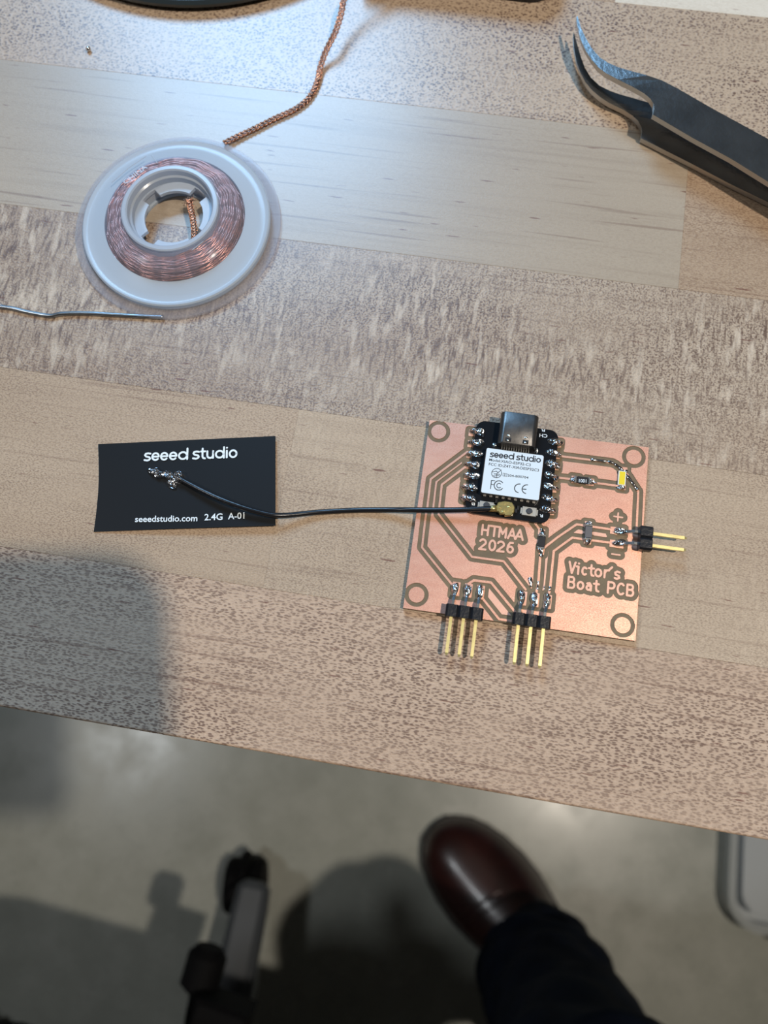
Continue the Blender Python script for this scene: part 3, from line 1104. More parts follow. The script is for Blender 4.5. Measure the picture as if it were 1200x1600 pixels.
# --- pin headers
def header(x0, y0, n_, rot, pads_in, pin_out, name='pin_header', lift=0.0):
    """x0, y0: first pin on the board frame; rot: direction the pins point (board frame, radians)"""
    d = Vector((math.cos(rot), math.sin(rot)))
    s_ = Vector((-d.y, d.x))
    if rot < -1: s_ = Vector((1, 0))
    if abs(rot) < 0.5: s_ = Vector((0, -1))
    def hp(a, c_, z):  # a along the pin direction, c across
        q = Vector((x0, y0)) + d * a + s_ * c_
        return board(q.x, q.y, z)
    b = MB()
    for k in range(n_):
        c0 = k * PIT
        ch = .42
        oct_ = [(c0 - 1.27, -1.27 + ch), (c0 - 1.27 + ch, -1.27), (c0 + 1.27 - ch, -1.27), (c0 + 1.27, -1.27 + ch), (c0 + 1.27, 1.27 - ch),
                (c0 + 1.27 - ch, 1.27), (c0 - 1.27 + ch, 1.27), (c0 - 1.27, 1.27 - ch)]
        # octagonal cross-section block lying on its side: profile (across, z), extruded along the pin direction
        vs = [hp(-1.25, c_, ZC + 1.40 + z + lift) for c_, z in oct_] + [hp(1.25, c_, ZC + 1.40 + z + lift) for c_, z in oct_]
        b.add(vs, [(i, (i + 1) % 8, 8 + (i + 1) % 8, 8 + i) for i in range(8)] + [tuple(reversed(range(8))), tuple(range(8, 16))])
    H_ = b.build(name, M_blackpl, board_obj, bevel=.05)
    zp = ZC + 1.40 + lift
    for k in range(n_):
        c0 = k * PIT
        b = MB()
        hw = .32
        L1 = pin_out
        vs = []
        for a, w_ in ((1.25, hw), (L1 - .5, hw), (L1, .14)):
            vs += [hp(a, c0 - w_, zp - w_), hp(a, c0 + w_, zp - w_), hp(a, c0 + w_, zp + w_), hp(a, c0 - w_, zp + w_)]
        b.add(vs, [(r * 4 + i, r * 4 + (i + 1) % 4, r * 4 + 4 + (i + 1) % 4, r * 4 + 4 + i) for r in range(2) for i in range(4)] + [(3, 2, 1, 0), (8, 9, 10, 11)])
        b.build('pin', M_gold, H_)
        b = MB()
        sh = pads_in[k] if pads_in else 0.0
        path = [(-1.2, c0, zp), (-2.2, c0 + sh * .1, zp - .05), (-3.0, c0 + sh * .5, zp - .5), (-3.8, c0 + sh, zp - 1.0), (-5.6, c0 + sh, zp - 1.1)]
        vs = []
        for a, c_, z in path:
            vs += [hp(a, c_ - hw, z - hw), hp(a, c_ + hw, z - hw), hp(a, c_ + hw, z + hw), hp(a, c_ - hw, z + hw)]
        m_ = len(path)
        b.add(vs, [(r * 4 + (i + 1) % 4, r * 4 + i, r * 4 + 4 + i, r * 4 + 4 + (i + 1) % 4) for r in range(m_ - 1) for i in range(4)] + [(0, 1, 2, 3), ((m_ - 1) * 4 + 3, (m_ - 1) * 4 + 2, (m_ - 1) * 4 + 1, (m_ - 1) * 4)])
        b.build('soldered_leg', M_tin, H_, bevel=.08)
        b = MB()
        q = hp(-4.75, c0 + sh, ZC - .02)
        b.dome(q, 1.6, .80, 1.1, ang=BTH + rot, seed=int(x0 * 7) + k, rough=.25)
        b.dome(hp(-5.5, c0 + sh + .15, ZC - .02), .6, .5, .8, seed=int(x0 * 7) + k + 9, rough=.3)
        b.build('solder_joint', M_solder, H_, smooth=True)
    return H_


header(HX1, -41.05, 3, -PI / 2, (.15, .2, .25), 9.0)
header(HX2, -40.85, 3, -PI / 2, (.3, .35, .45), 9.15)
header(47.6, -19.35, 2, 0.0, (0.05, 0.0), 8.35)

# --- chip parts
def chip(px, py, L_, W_, H_, ang, name, body, lab=None, term=.42, blob=True, seed=0):
    c_ = toboard(px, py, ZC + H_)
    ca, sa = math.cos(ang), math.sin(ang)
    def cp(p):
        return board(c_[0] + p[0] * ca - p[1] * sa, c_[1] + p[0] * sa + p[1] * ca, p[2])
    b = MB()
    b.box((-L_ / 2 + term * .7, -W_ / 2, ZC + .05), (L_ / 2 - term * .7, W_ / 2, ZC + H_), cp)
    o = b.build(name, body, board_obj, bevel=.05)
    if lab: o['label'] = lab
    for s_ in (-1, 1):
        b = MB()
        b.box((s_ * L_ / 2 - term / 2 - .02, -W_ / 2 - .02, ZC), (s_ * L_ / 2 + term / 2, W_ / 2 + .02, ZC + H_ + .02), cp)
        b.build('end_cap', M_tin, o, bevel=.08)
        if blob:
            b = MB()
            b.dome(cp((s_ * (L_ / 2 + .35), 0, ZC - .02)), .75, W_ * .52, H_ * .95, ang=BTH + ang, seed=seed + s_, rough=.3)
            b.build('solder_joint', M_solder, o, smooth=True)
    return o, cp


R2, cp = chip(910.5, 750, 2.9, 1.45, .6, 0.0, 'resistor', M_chip, 'black chip resistor printed 1001', seed=40)
b = MB()
P0, P1 = (904.5, 753.2), (916, 754.2)
text_on(b, '1001', P0, P1, ZC + .615, .72)
b.build('resistor_lettering', M_silk, R2)
chip(846.6, 846, 2.7, 1.45, .62, PI / 2 - .03, 'jumper_resistor', M_chip, 'plain black chip resistor', seed=50)
chip(920, 831, 3.0, 1.45, .95, PI / 2 + .02, 'capacitor', M_cap, 'grey chip capacitor', seed=60)
# LED
c_ = toboard(972.2, 746.5, ZC + .6)
def lp(p): return board(c_[0] + p[0], c_[1] + p[1], p[2])
b = MB()
b.box((-.80, -1.62, ZC + .05), (.80, 1.55, ZC + .52), lp)
led = b.build('light_diode', M_led, board_obj, bevel=.05)
led['label'] = 'yellow and white chip led'
b = MB()
b.box((-.60, -1.45, ZC + .5), (.60, 1.40, ZC + .60), lp)
b.build('yellow_lens', M_phos, led, bevel=.04)
b = MB()
b.dome(lp((0.05, -2.0, ZC - .02)), .85, .55, .55, seed=71, rough=.3)
b.dome(lp((.75, 1.6, ZC - .02)), .5, .5, .5, seed=72, rough=.3)
b.build('solder_joint', M_solder, led, smooth=True)

# stray solder along traces
def bead(pts, r, seed, hh=.22, name='solder_bead'):
    P = [board(*toboard(*p), ZC) for p in pts]
    path = smooth_path(P, 4)
    rnd = random.Random(seed)
    b = MB()
    rr_ = [r * (.55 + .75 * rnd.random()) for _ in path]
    rr_[0] = rr_[-1] = r * .2
    b.tube(path, rr_, 8, ry=[x * .8 for x in rr_])
    return b.build(name, M_solder, board_obj, smooth=True)
bead([(922, 718), (935, 719.5), (948, 721), (957, 723), (966, 729), (975, 737)], .34, 1)
bead([(975, 737), (981, 745), (988, 754), (993, 761), (997, 766)], .36, 2)
bead([(844.5, 826), (848, 831), (850, 836)], .42, 3)
bead([(845.5, 856), (846, 864), (845, 871)], .36, 4)
bead([(827, 902), (829, 908), (829.5, 918)], .42, 5)
bead([(841, 908), (840.5, 914), (839.5, 922)], .25, 6)
bead([(850.3, 915), (850, 922)], .16, 7)
bead([(859.6, 916), (858.5, 924)], .3, 8)
bead([(928, 754), (934, 755)], .2, 9)

# ------------------------------------------------------------------ antenna: black flexible sheet, cable and plug
ant = thing('antenna', back(290, 757, 0), 'black rectangular flexible antenna sheet with white print and a thin black cable', 'antenna')
NX, NY = 24, 12
cor = [back(146.5, 831.2, .15), back(430.5, 821.3, 1.6), back(430.5, 681.3, .9), back(153.5, 694, .7)]
b = MB()
top = []
for lay in range(2):
    for j in range(NY + 1):
        for i in range(NX + 1):
            u, v_ = i / NX, j / NY
            p = cor[0] * (1 - u) * (1 - v_) + cor[1] * u * (1 - v_) + cor[2] * u * v_ + cor[3] * (1 - u) * v_
            p = p.copy()
            p.x += 1.0 * math.sin(PI * v_) ** 1 * (1 - u) * .55
            p.z += .35 * math.sin(PI * u) * (1 - v_) - (.12 if lay else 0) + .05
            p.z = max(p.z, .14 if not lay else .02)
            b.v.append(tuple(p))
NN = (NX + 1) * (NY + 1)
for j in range(NY):
    for i in range(NX):
        a_ = j * (NX + 1) + i
        b.f.append((a_, a_ + 1, a_ + NX + 2, a_ + NX + 1))
        b.f.append((NN + a_ + NX + 1, NN + a_ + NX + 2, NN + a_ + 1, NN + a_))
ring_ = [i for i in range(NX + 1)] + [j * (NX + 1) + NX for j in range(1, NY + 1)] + [NY * (NX + 1) + i for i in range(NX - 1, -1, -1)] + [j * (NX + 1) for j in range(NY - 1, 0, -1)]
for i in range(len(ring_)):
    a_, c_ = ring_[i - 1], ring_[i]
    b.f.append((a_, NN + a_, NN + c_, c_))
sheet = b.build('sheet', M_sheet, ant, smooth=0.5)
ZA = 1.35
def sheet_z(p):
    c0 = cor[0]
    u = (p.x - cor[0].x) / (cor[1].x - cor[0].x)
    v_ = (p.y - cor[0].y) / (cor[3].y - cor[0].y)
    z = cor[0].z * (1 - u) * (1 - v_) + cor[1].z * u * (1 - v_) + cor[2].z * u * v_ + cor[3].z * (1 - u) * v_
    return max(z + .35 * math.sin(PI * u) * (1 - v_) + .05, .14)
b = MB()
A, X, Y = plane_vecs((224.6, 720.2), (370.3, 714.8), 545, 0)
strokes_on(b, seeed(), A, X, Y, 0.42)
text_on(b, 'seeedstudio.com', (210.8, 815.6), (308.2, 814.2), 0, 1.35)
text_on(b, '2.4G', (319.3, 813), (347.6, 812), 0, 1.42)
text_on(b, 'A-01', (356.2, 811.3), (381.8, 810.3), 0, 1.42)
def onsheet(q):
    p = Vector(q)
    for _ in range(2):
        z = sheet_z(p) + .22
        k = (CAM_H - z) / CAM_H
        p2 = Vector((q[0] * k, q[1] * k, z + q[2] * .5))
        p = p2
    return tuple(p)
b.v = [onsheet(q) for q in b.v]
b.build('lettering', M_silk, ant)
b = MB()
zb = 1.05
for px, py, rx, ry, h, sd in ((240, 737, .95, .75, .8, 1), (250, 742, 1.2, .7, .7, 2), (262, 745, 1.6, .8, .9, 3), (273, 748, 1.5, 1.1, 1.3, 4), (280, 746, 1.0, .9, 1.7, 5), (270, 757, 1.5, .7, .5, 6), (246, 735, .5, .5, .9, 7), (264, 740, .6, .5, 1.1, 8)):
    b.dome(back(px, py, zb), rx * 1.25, ry * 1.25, h, ang=-.3, seed=sd, rough=.5, nr=6, na=14)
b.build('solder_joint', M_solder, ant)
cab = [(281, 748, 2.0), (292, 754, 2.3), (315, 766, 2.8), (345, 780, 3.2), (380, 793, 3.2), (410, 801.5, 2.9), (430, 805, 2.6), (455, 804.5, 1.8), (500, 800, .9), (560, 797, .7), (610, 796.5, 1.4), (640, 796.6, 2.4), (680, 797, 3.2), (720, 796.5, 3.6), (750, 795.5, 3.7), (768, 794.5, 3.7)]
b = MB()
b.tube(smooth_path([back(x, y, z) for x, y, z in cab], 6), .58, 12)
b.build('cable', M_cable, ant, smooth=True)
# crimped gold plug
b = MB()
zp0, zp1 = ZB + .62, ZB + 1.35
plug = [(763, 793.5), (768, 790.5), (776, 789.5), (778, 784.5), (789, 782.5), (800, 784.5), (804.5, 792), (803.5, 800), (799, 805.5), (789, 806), (788, 803.5), (781, 803), (779, 799.5), (768, 798), (763, 796.5)]
pts = [back(x, y, zp1) for x, y in reversed(plug)]
b.prism([(p.x, p.y) for p in pts], zp0, zp1, bev=.15)
c_ = back(794, 794.5, zp1)
plug_o = b.build('plug', M_brass, ant, smooth=0.5)
b = MB()
for px, py in ((780, 793), (795.5, 792), (786, 799)):
    b.dome(back(px, py, zp1 - .01), .45, .18, .12, seed=int(px))
b.tube([back(762, 795, 3.55), back(776, 794.3, 3.75)], [.62, .72], 10)
b.build('plug_crimp', M_brass, plug_o, smooth=True)

# ------------------------------------------------------------------ spool of copper desoldering braid
sc0 = back(276, 348, 2.2)
sc1 = back(264.5, 323, 7.6)
SC = Vector(((sc0.x + sc1.x) / 2, (sc0.y + sc1.y) / 2, 0))
spool = thing('braid_spool', SC, 'milky plastic spool wound with copper desoldering braid, its end trailing away', 'spool')
def lt(name, prof, m_, n=128, smooth=0.5):
    b = MB()
    b.lathe(prof, SC, n)
    return b.build(name, m_, spool, smooth=smooth)
lt('rim', [(22.0, 1.0), (23.9, .55), (24.4, .5), (24.7, .75), (24.5, 1.1), (23.9, 1.15), (22.0, 1.6)], M_clear)
lt('upper_flange', [(16.6, 2.9), (19.5, 2.2), (21.4, 1.9), (21.8, 1.2), (22.3, 1.2), (22.3, 2.4), (22.0, 2.7), (21.5, 2.5), (20.9, 2.4), (19.5, 2.7), (16.6, 3.6)], M_milky)
lt('coil_cover', [(11.3, 6.9), (13.5, 6.55), (15.6, 5.3), (16.6, 3.6), (16.55, 3.5), (15.5, 5.15), (13.4, 6.4), (11.3, 6.75)], M_cover)
lt('lower_flange', [(8.6, 0.02), (21.4, 0.02), (21.8, 0.3), (21.6, 0.7), (8.6, 0.7)], M_milky)
# hub: collar, inner wall
lt('hub', [(9.6, .7), (11.3, .7), (11.3, 7.6), (11.0, 7.85), (10.2, 7.9), (9.9, 7.6), (9.75, 6.2), (9.3, 5.9), (9.2, .7)], M_hub)
# hub floor with four key slots
b = MB()
nh = 144
vs = []
for z in (3.4, 4.3):
    for ro in (0, 1):
        for k in range(nh):
            a = 360 * k / nh
            inn = any(abs((a - c_ + 180) % 360 - 180) < 14 for c_ in (47, 137, 227, 317))
            r = (9.3 if ro else (8.9 if inn else 6.9))
            vs.append((SC.x + r * math.cos(math.radians(a)), SC.y + r * math.sin(math.radians(a)), z))
fs = []
for k in range(nh):
    j = (k + 1) % nh
    fs += [(2 * nh + k, 3 * nh + k, 3 * nh + j, 2 * nh + j), (k, j, nh + j, nh + k), (k, 2 * nh + k, 2 * nh + j, j)]
b.add(vs, fs)
b.build('key_ring', M_hub, spool)
# chord window frame + embossed country word
def spolar(r, deg, z): return Vector((SC.x + r * math.cos(math.radians(deg)), SC.y + r * math.sin(math.radians(deg)), z))
b = MB()
b.tube([back(174.5, 285, 5.2), back(200, 263, 5.4), back(228, 244, 5.6)], .10, 6)
b.tube([back(237, 243, 6.8), back(246, 255, 7.0)], .10, 6)
b.tube([back(300, 391, 6.9), back(318, 377, 6.9)], .10, 6)
b.build('moulded_edge', M_milky, spool)['kind'] = 'stuff'
b = MB()
text_on(b, 'CHINA', (196, 288), (231, 262), 7.05, 1.25)
n0 = len(b.v)
b.build('embossed_word', M_milky, spool)


def braid(path, wid, thick, strands=5, pitch=3.2, r=.17, seed=0, nseg=6, step=.28):
    """interwoven strands, half running each way round a flat tube"""
    P = smooth_path(path, 12)
    # resample
    out = [P[0]]
    for p in P[1:]:
        while (p - out[-1]).length > step:
            out.append(out[-1] + (p - out[-1]).normalized() * step)
    P = out
    m_ = len(P)
    b = MB()
    rnd = random.Random(seed)
    fr = []
    for i in range(m_):
        t = (P[min(i + 1, m_ - 1)] - P[max(i - 1, 0)]).normalized()
        sd = t.cross(Vector((0, 0, 1)))
        if sd.length < .05: sd = Vector((1, 0, 0))
        sd.normalize()
        fr.append((sd, sd.cross(t)))
    for s_ in (-1, 1):
        for k in range(strands):
            ph_ = 2 * PI * k / strands + (.3 if s_ > 0 else 0)
            q = []
            for i in range(m_):
                a = ph_ + s_ * 2 * PI * i * step / pitch
                wv = 1 + .22 * math.sin(a * strands * 1.0 + (0 if s_ > 0 else PI))
                q.append(P[i] + fr[i][0] * wid / 2 * math.cos(a) * wv + fr[i][1] * thick / 2 * math.sin(a) * wv)
            b.tube(q, r, nseg)
    return b


# wound coil: many turns of the braid, each a slightly wavy ring
b = MB()
turns = [(11.9, 5.9), (12.5, 5.95), (13.1, 5.8), (13.7, 5.55), (14.3, 5.2), (14.9, 4.75), (15.4, 4.2), (15.8, 3.5), (16.0, 2.6), (16.0, 1.6),
         (12.0, 4.6), (13.0, 4.4), (14.2, 3.9), (12.8, 5.2), (15.0, 3.2)]
for ti, (r0, z0) in enumerate(turns):
    rnd = random.Random(ti + 20)
    p1, p2, p3 = (rnd.uniform(0, 6.28) for _ in range(3))
    nS = 220
    base = []
    for k in range(nS):
        a = 2 * PI * k / nS
        base.append((a, r0 + .22 * math.sin(2 * a + p1) + .12 * math.sin(5 * a + p2), z0 + .15 * math.sin(3 * a + p3)))
    for st in range(4):
        ph_ = PI / 2 * st
        q = []
        for k, (a, r_, z_) in enumerate(base):
            tw = ph_ + 7 * a * (1 if st % 2 else -1)
            rr_ = r_ + .30 * math.cos(tw)
            q.append(Vector((SC.x + rr_ * math.cos(a), SC.y + rr_ * math.sin(a), z_ + .25 * math.sin(tw))))
        q.append(q[0])
        b.tube(q, .17, 5, cap=False)
b.build('braid_coil', M_braid2, spool, smooth=True)
lt('coil_core', [(11.35, .75), (15.4, .75), (15.4, 3.0), (14.4, 4.2), (13.0, 5.1), (11.35, 5.2)], M_braid2)
# trailing end
tail = [(350, 224, 1.0), (372, 213, .8), (400, 200, .65), (430, 185, .6), (462, 170, .6), (484, 152, .6), (496, 128, .7), (501, 104, 1.2), (510, 78, 2.6), (524, 50, 4.4), (533, 22, 5.6), (541, -8, 7.0), (575, -50, 8), (640, -90, 9)]
b = braid([back(*p) for p in tail], 1.25, .55, 4, 4.6, .135, 3, step=.24)
b.build('braid_tail', M_braid, spool, smooth=True)
# loose inner end inside the hub
b = braid([back(303, 378, 3.6), back(303.5, 360, 3.9), back(301, 340, 4.2), back(297, 322, 4.5), back(295.5, 309, 4.8)], 1.2, .6, 4, 2.8, .15, 5)
rnd = random.Random(9)
for k in range(26):
    o_ = back(296.5, 318, 4.6)
    a = rnd.uniform(0, 6.28)
    l_ = rnd.uniform(.9, 2.2)
    tgt = o_ + Vector((math.cos(a) * l_, math.sin(a) * l_ * .9 + .4, rnd.uniform(-.6, .8)))
    mid = (o_ + tgt) / 2 + Vector((rnd.uniform(-.3, .3), rnd.uniform(-.3, .3), .3))
    b.tube(smooth_path([o_, mid, tgt], 3), .05, 4)
b.build('braid_end', M_braid, spool, smooth=True)

# ------------------------------------------------------------------ tweezers
U_out = [(902.3, 24.5), (908, 44), (914.5, 58), (923, 73), (930, 82), (938, 90.5), (951, 98.5), (967, 105.5), (990, 112), (1012, 118), (1034, 125.5), (1060, 139), (1112, 169), (1200, 217)]
U_in = [(1200, 284), (1142, 248), (1083, 216), (1020, 179), (1022, 170), (1021, 162), (1016, 154), (1005, 145), (987, 135), (966, 124.5), (946, 114), (935, 105.5), (925, 94), (915, 79), (907, 61), (901.5, 36), (900.5, 27)]
L_out = [(896.3, 50), (900, 62), (904, 76), (908, 90), (914, 106), (923, 121), (937, 134), (952, 141.5), (967, 147), (990, 153.5), (1013, 160)]
L_in = [(1200, 316), (1142, 288), (1077, 254), (1001.5, 216), (1003, 206), (1002, 198), (997, 189), (988, 180.5), (974, 171.5), (952, 161), (938, 152), (925, 141), (915, 129), (907, 114), (901, 98), (896.8, 76), (895.6, 58)]
def uz(p):  # upper arm height: rises from the tips towards the spring
    return 7.3 + 1.7 * min(1, max(0, (p[0] - 900) / 110))
def lz(p):
    return 3.4 - 1.6 * min(1, max(0, (p[0] - 896) / 110))
tw = thing('tweezers', back(1100, 250, 0), 'steel tweezers with curved pointed tips lying at the upper right', 'tweezers')
def arm(outp, inp_, zf, name, low=False):
    P = [back(p[0], p[1], zf(p)) for p in outp]
    Q = [back(p[0], p[1], zf(p)) for p in inp_]
    if low:                                         # hidden outer edge runs parallel under the upper arm
        P += [back(1034, 165, zf((1034, 0))), back(1060, 177, 1.8), back(1112, 207, 1.8), back(1200, 254, 1.8)]
    d = (P[-1] - P[-2]); d.z = 0; d.normalize()
    d2 = (Q[0] - Q[1]); d2.z = 0; d2.normalize()
    dm = (d + d2).normalized()
    e1 = P[-1] + dm * 62; e2 = Q[0] + dm * 62
    e1.z = e2.z = 4.6
    mid = (e1 + e2) / 2
    e1 = mid + (e1 - mid) * .55; e2 = mid + (e2 - mid) * .55
    poly = P + [P[-1] + dm * 20, e1, e2, Q[0] + dm * 20] + Q
    for a_ in poly: pass
    poly = list(reversed(poly))                     # ccw
    ar = sum(poly[i - 1].x * poly[i].y - poly[i].x * poly[i - 1].y for i in range(len(poly)))
    if ar < 0: poly.reverse()
    th = [1.35 if p.x > 45 else max(.7, 1.35 - (45 - p.x) * .12) for p in poly]
    zt = [p.z for p in poly]
    b = MB()
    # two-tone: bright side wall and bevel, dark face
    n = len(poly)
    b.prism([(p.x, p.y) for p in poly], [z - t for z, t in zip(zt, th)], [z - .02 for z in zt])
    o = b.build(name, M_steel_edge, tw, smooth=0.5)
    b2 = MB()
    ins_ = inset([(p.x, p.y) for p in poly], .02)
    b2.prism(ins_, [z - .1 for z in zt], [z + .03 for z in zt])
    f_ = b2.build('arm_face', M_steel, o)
    return o
arm(L_out, L_in, lz, 'lower_arm', True)
arm(U_out, U_in, uz, 'upper_arm')

# ------------------------------------------------------------------ snipped solder wire, ball, dark things at the far side
b = MB()
pw = [(-14, 476, .7), (0, 479, .6), (20, 482, .55), (45, 488, .5), (78, 493.5, .5), (95, 490.5, .55), (130, 489.5, .55), (180, 492, .5), (225, 494.5, .5), (255.5, 495.5, .5)]
b.tube(smooth_path([back(*p) for p in pw], 6), .5, 12)
b.dome(back(2, 478, .6), .55, .5, .5, seed=3)
o = b.build('solder_wire', M_wire, smooth=True, org=back(120, 490, 0))
tag(o, 'short bent piece of grey solder wire below the braid spool', 'wire')
b = MB()
c_ = back(138, 76.5, .62)
prof = [(max(.001, .62 * math.sin(PI * k / 12)), -.62 * math.cos(PI * k / 12)) for k in range(13)]
b.lathe(prof, c_, 20, closed=False)
o = b.build('solder_ball', M_solder, smooth=True, org=(c_.x, c_.y, 0))
tag(o, 'tiny silver solder ball alone near the top left of the bench', 'solder ball')

# slate-coloured round tool rest / lid at the top edge
b = MB()
c_ = back(303, 6, .1)
R_ = 62
cc = Vector((c_.x + 1, c_.y + R_ - 3, 0))
b.lathe([(R_ - 3, 0.1), (R_ - 1, .8), (R_ - .2, 1.5), (R_, 2.5), (R_ - .6, 3.4), (R_ - 2, 3.6), (R_ - 3.5, 3.2), (R_ - 4, 2), (.01, 2), (.01, .1)], cc, 96, closed=True)
o = b.build('round_tray', M_slate, smooth=0.6, org=cc)
tag(o, 'dark slate round tray rim just showing at the top edge of the bench', 'tray')
b = MB()
a1, a2 = back(735, -6, 22), back(868, -6, 22)
cpoly = []
p_r = back(866, 9, .1); p_l = back(560, -26, .1)
ex = (p_r - p_l).normalized(); ey = Vector((-ex.y, ex.x, 0))
Lc = 50
def cs(u, v_): return (p_r + ex * (u) + ey * v_)
poly = [cs(*q) for q in [(-Lc, 0)] + [(-7, 0)] + [(-7 + 7 * math.sin(math.radians(a)), 7 - 7 * math.cos(math.radians(a))) for a in (20, 40, 60, 80)] + [(0, 9), (0, 40), (-Lc, 40)]]
b.prism([(p.x, p.y) for p in poly], 0.1, 9, bev=1.2)
o = b.build('black_case', M_darkcase, org=(poly[0].x, poly[0].y, 0))
tag(o, 'black case corner poking in at the top edge left of the tweezers', 'case')

# ------------------------------------------------------------------ the shoe and trouser leg of the person at the bench
def fb(px, py, h): return back(px, py, FLOOR + h)
toe = fb(682, 1290, 18)
heel = fb(905, 1570, 40)
ax = Vector((heel.x - toe.x, heel.y - toe.y, 0)).normalized()
sx = Vector((-ax.y, ax.x, 0))                      # to the wearer's outer side
person = thing('person', (heel.x, heel.y, FLOOR), 'person standing by the bench in burgundy leather shoe and dark navy jeans', 'person')
stations = [  # along, half width, centre shift, top height, shoulder power
    (0, 4, -3, 22), (3, 15, -3, 30), (9, 25, -2.5, 37), (20, 35, -2, 44), (38, 43, -1, 49), (60, 48.5, 0, 54), (85, 51, 1, 61), (110, 49.5, 2, 70),
    (135, 45, 2, 82), (160, 41, 1, 95), (185, 38, 0, 106), (210, 36, 0, 112), (240, 36, 0, 112), (265, 34, 0, 108), (284, 26, 0, 100), (291, 8, 0, 92)]
b = MB()
ns = 28
for s_, hw, cs_, ht in stations:
    for k in range(ns):
        a = 2 * PI * k / ns
        ca_, sa_ = math.cos(a), math.sin(a)
        yy = hw * math.copysign(abs(ca_) ** .85, ca_)
        if sa_ >= 0:
            zz = 14 + (ht - 14) * sa_ ** 1.05
            if 85 < s_ < 105: zz -= 1.5 * sa_
        else:
            zz = 14 + 8 * sa_
        p = toe + ax * s_ + sx * (yy + cs_)
        b.v.append((p.x, p.y, FLOOR + zz))
for i in range(len(stations) - 1):
    for k in range(ns):
        j = (k + 1) % ns
        b.f.append((i * ns + k, i * ns + j, (i + 1) * ns + j, (i + 1) * ns + k))
b.f.append(tuple(reversed(range(ns))))
b.f.append(tuple((len(stations) - 1) * ns + k for k in range(ns)))
b.build('shoe', M_shoe, person, smooth=True)
sh = [o_ for o_ in bpy.data.objects if o_.name == 'shoe'][0]
sm = sh.modifiers.new('sub', 'SUBSURF'); sm.levels = sm.render_levels = 1
b = MB()
outer_, inner_ = [], []
for s_, hw, cs_, ht in stations:
    g_ = 3.0 if s_ > 0 else 1
    outer_.append(toe + ax * (s_ - (2.5 if s_ < 5 else 0)) + sx * (cs_ + hw + g_))
    inner_.append(toe + ax * (s_ - (2.5 if s_ < 5 else 0)) + sx * (cs_ - hw - g_))
poly = [(p.x, p.y) for p in outer_ + inner_[::-1]]
ar = sum(poly[i - 1][0] * poly[i][1] - poly[i][0] * poly[i - 1][1] for i in range(len(poly)))
if ar < 0: poly.reverse()
b.prism(poly, FLOOR + .3, FLOOR + 13, bev=1.0)
b.build('sole', M_sole, sh)
# crease / cap seam ridges across the vamp
b = MB()
for s_, w_ in ((84, 1.0), (93, .8)):
    pth = []
    for k in range(3, 12):
        a = PI * k / 14
        hw, ht = (50.5, 61) if s_ == 84 else (50, 64)
        p = toe + ax * (s_ + 5 * math.sin(a * 2.0)) + sx * (hw * math.cos(a) + 1)
        pth.append((p.x, p.y, FLOOR + 14 + (ht - 15.0) * math.sin(a)))
    b.tube(pth, w_ * 1.6, 8)
b.build('crease', M_shoe, sh, smooth=True)
# trouser leg
stn = [(838, 1510, 92, 50, 50), (842, 1518, 112, 57, 54), (856, 1542, 150, 56, 56), (876, 1582, 205, 54, 55), (897, 1630, 280, 52, 54), (925, 1712, 380, 56, 60), (955, 1830, 480, 66, 70), (960, 1930, 520, 70, 64)]
b = MB()
nt_ = 40
rows_ = []
for i, (px, py, h_, rx, ry) in enumerate(stn):
    rows_.append((fb(px, py, h_), rx, ry))
rows2 = []
for i in range(len(rows_) - 1):
    for t in (0, .25, .5, .75):
        a_, c2 = rows_[i], rows_[i + 1]
        rows2.append((a_[0].lerp(c2[0], t), a_[1] * (1 - t) + c2[1] * t, a_[2] * (1 - t) + c2[2] * t))
rows2.append(rows_[-1])
for i, (c_, rx, ry) in enumerate(rows2):
    for k in range(nt_):
        a = 2 * PI * k / nt_
        fold = 1 + .05 * math.sin(3 * a + i * .9) + .035 * math.sin(5 * a - i * 1.6) + (.03 * math.sin(i * 2.4 + a))
        d = sx * rx * math.cos(a) * fold + ax * ry * math.sin(a) * fold
        tilt = (10 * math.sin(a)) if i < 4 else 0
        b.v.append((c_.x + d.x, c_.y + d.y, c_.z - tilt))
for i in range(len(rows2) - 1):
    for k in range(nt_):
        j = (k + 1) % nt_
        b.f.append((i * nt_ + k, i * nt_ + j, (i + 1) * nt_ + j, (i + 1) * nt_ + k))
b.f.append(tuple((len(rows2) - 1) * nt_ + k for k in range(nt_)))
leg = b.build('trouser_leg', M_denim, person, smooth=True)
so = leg.modifiers.new('solid', 'SOLIDIFY'); so.thickness = .002; so.offset = -1
b = MB()
ank = fb(846, 1515, 60)
b.tube([ank + Vector((0, 0, -30)), ank + Vector((5, -6, 60)), ank + Vector((20, -25, 160))], [40, 38, 46], 20)
b.build('sock', M_sole, person, smooth=True)

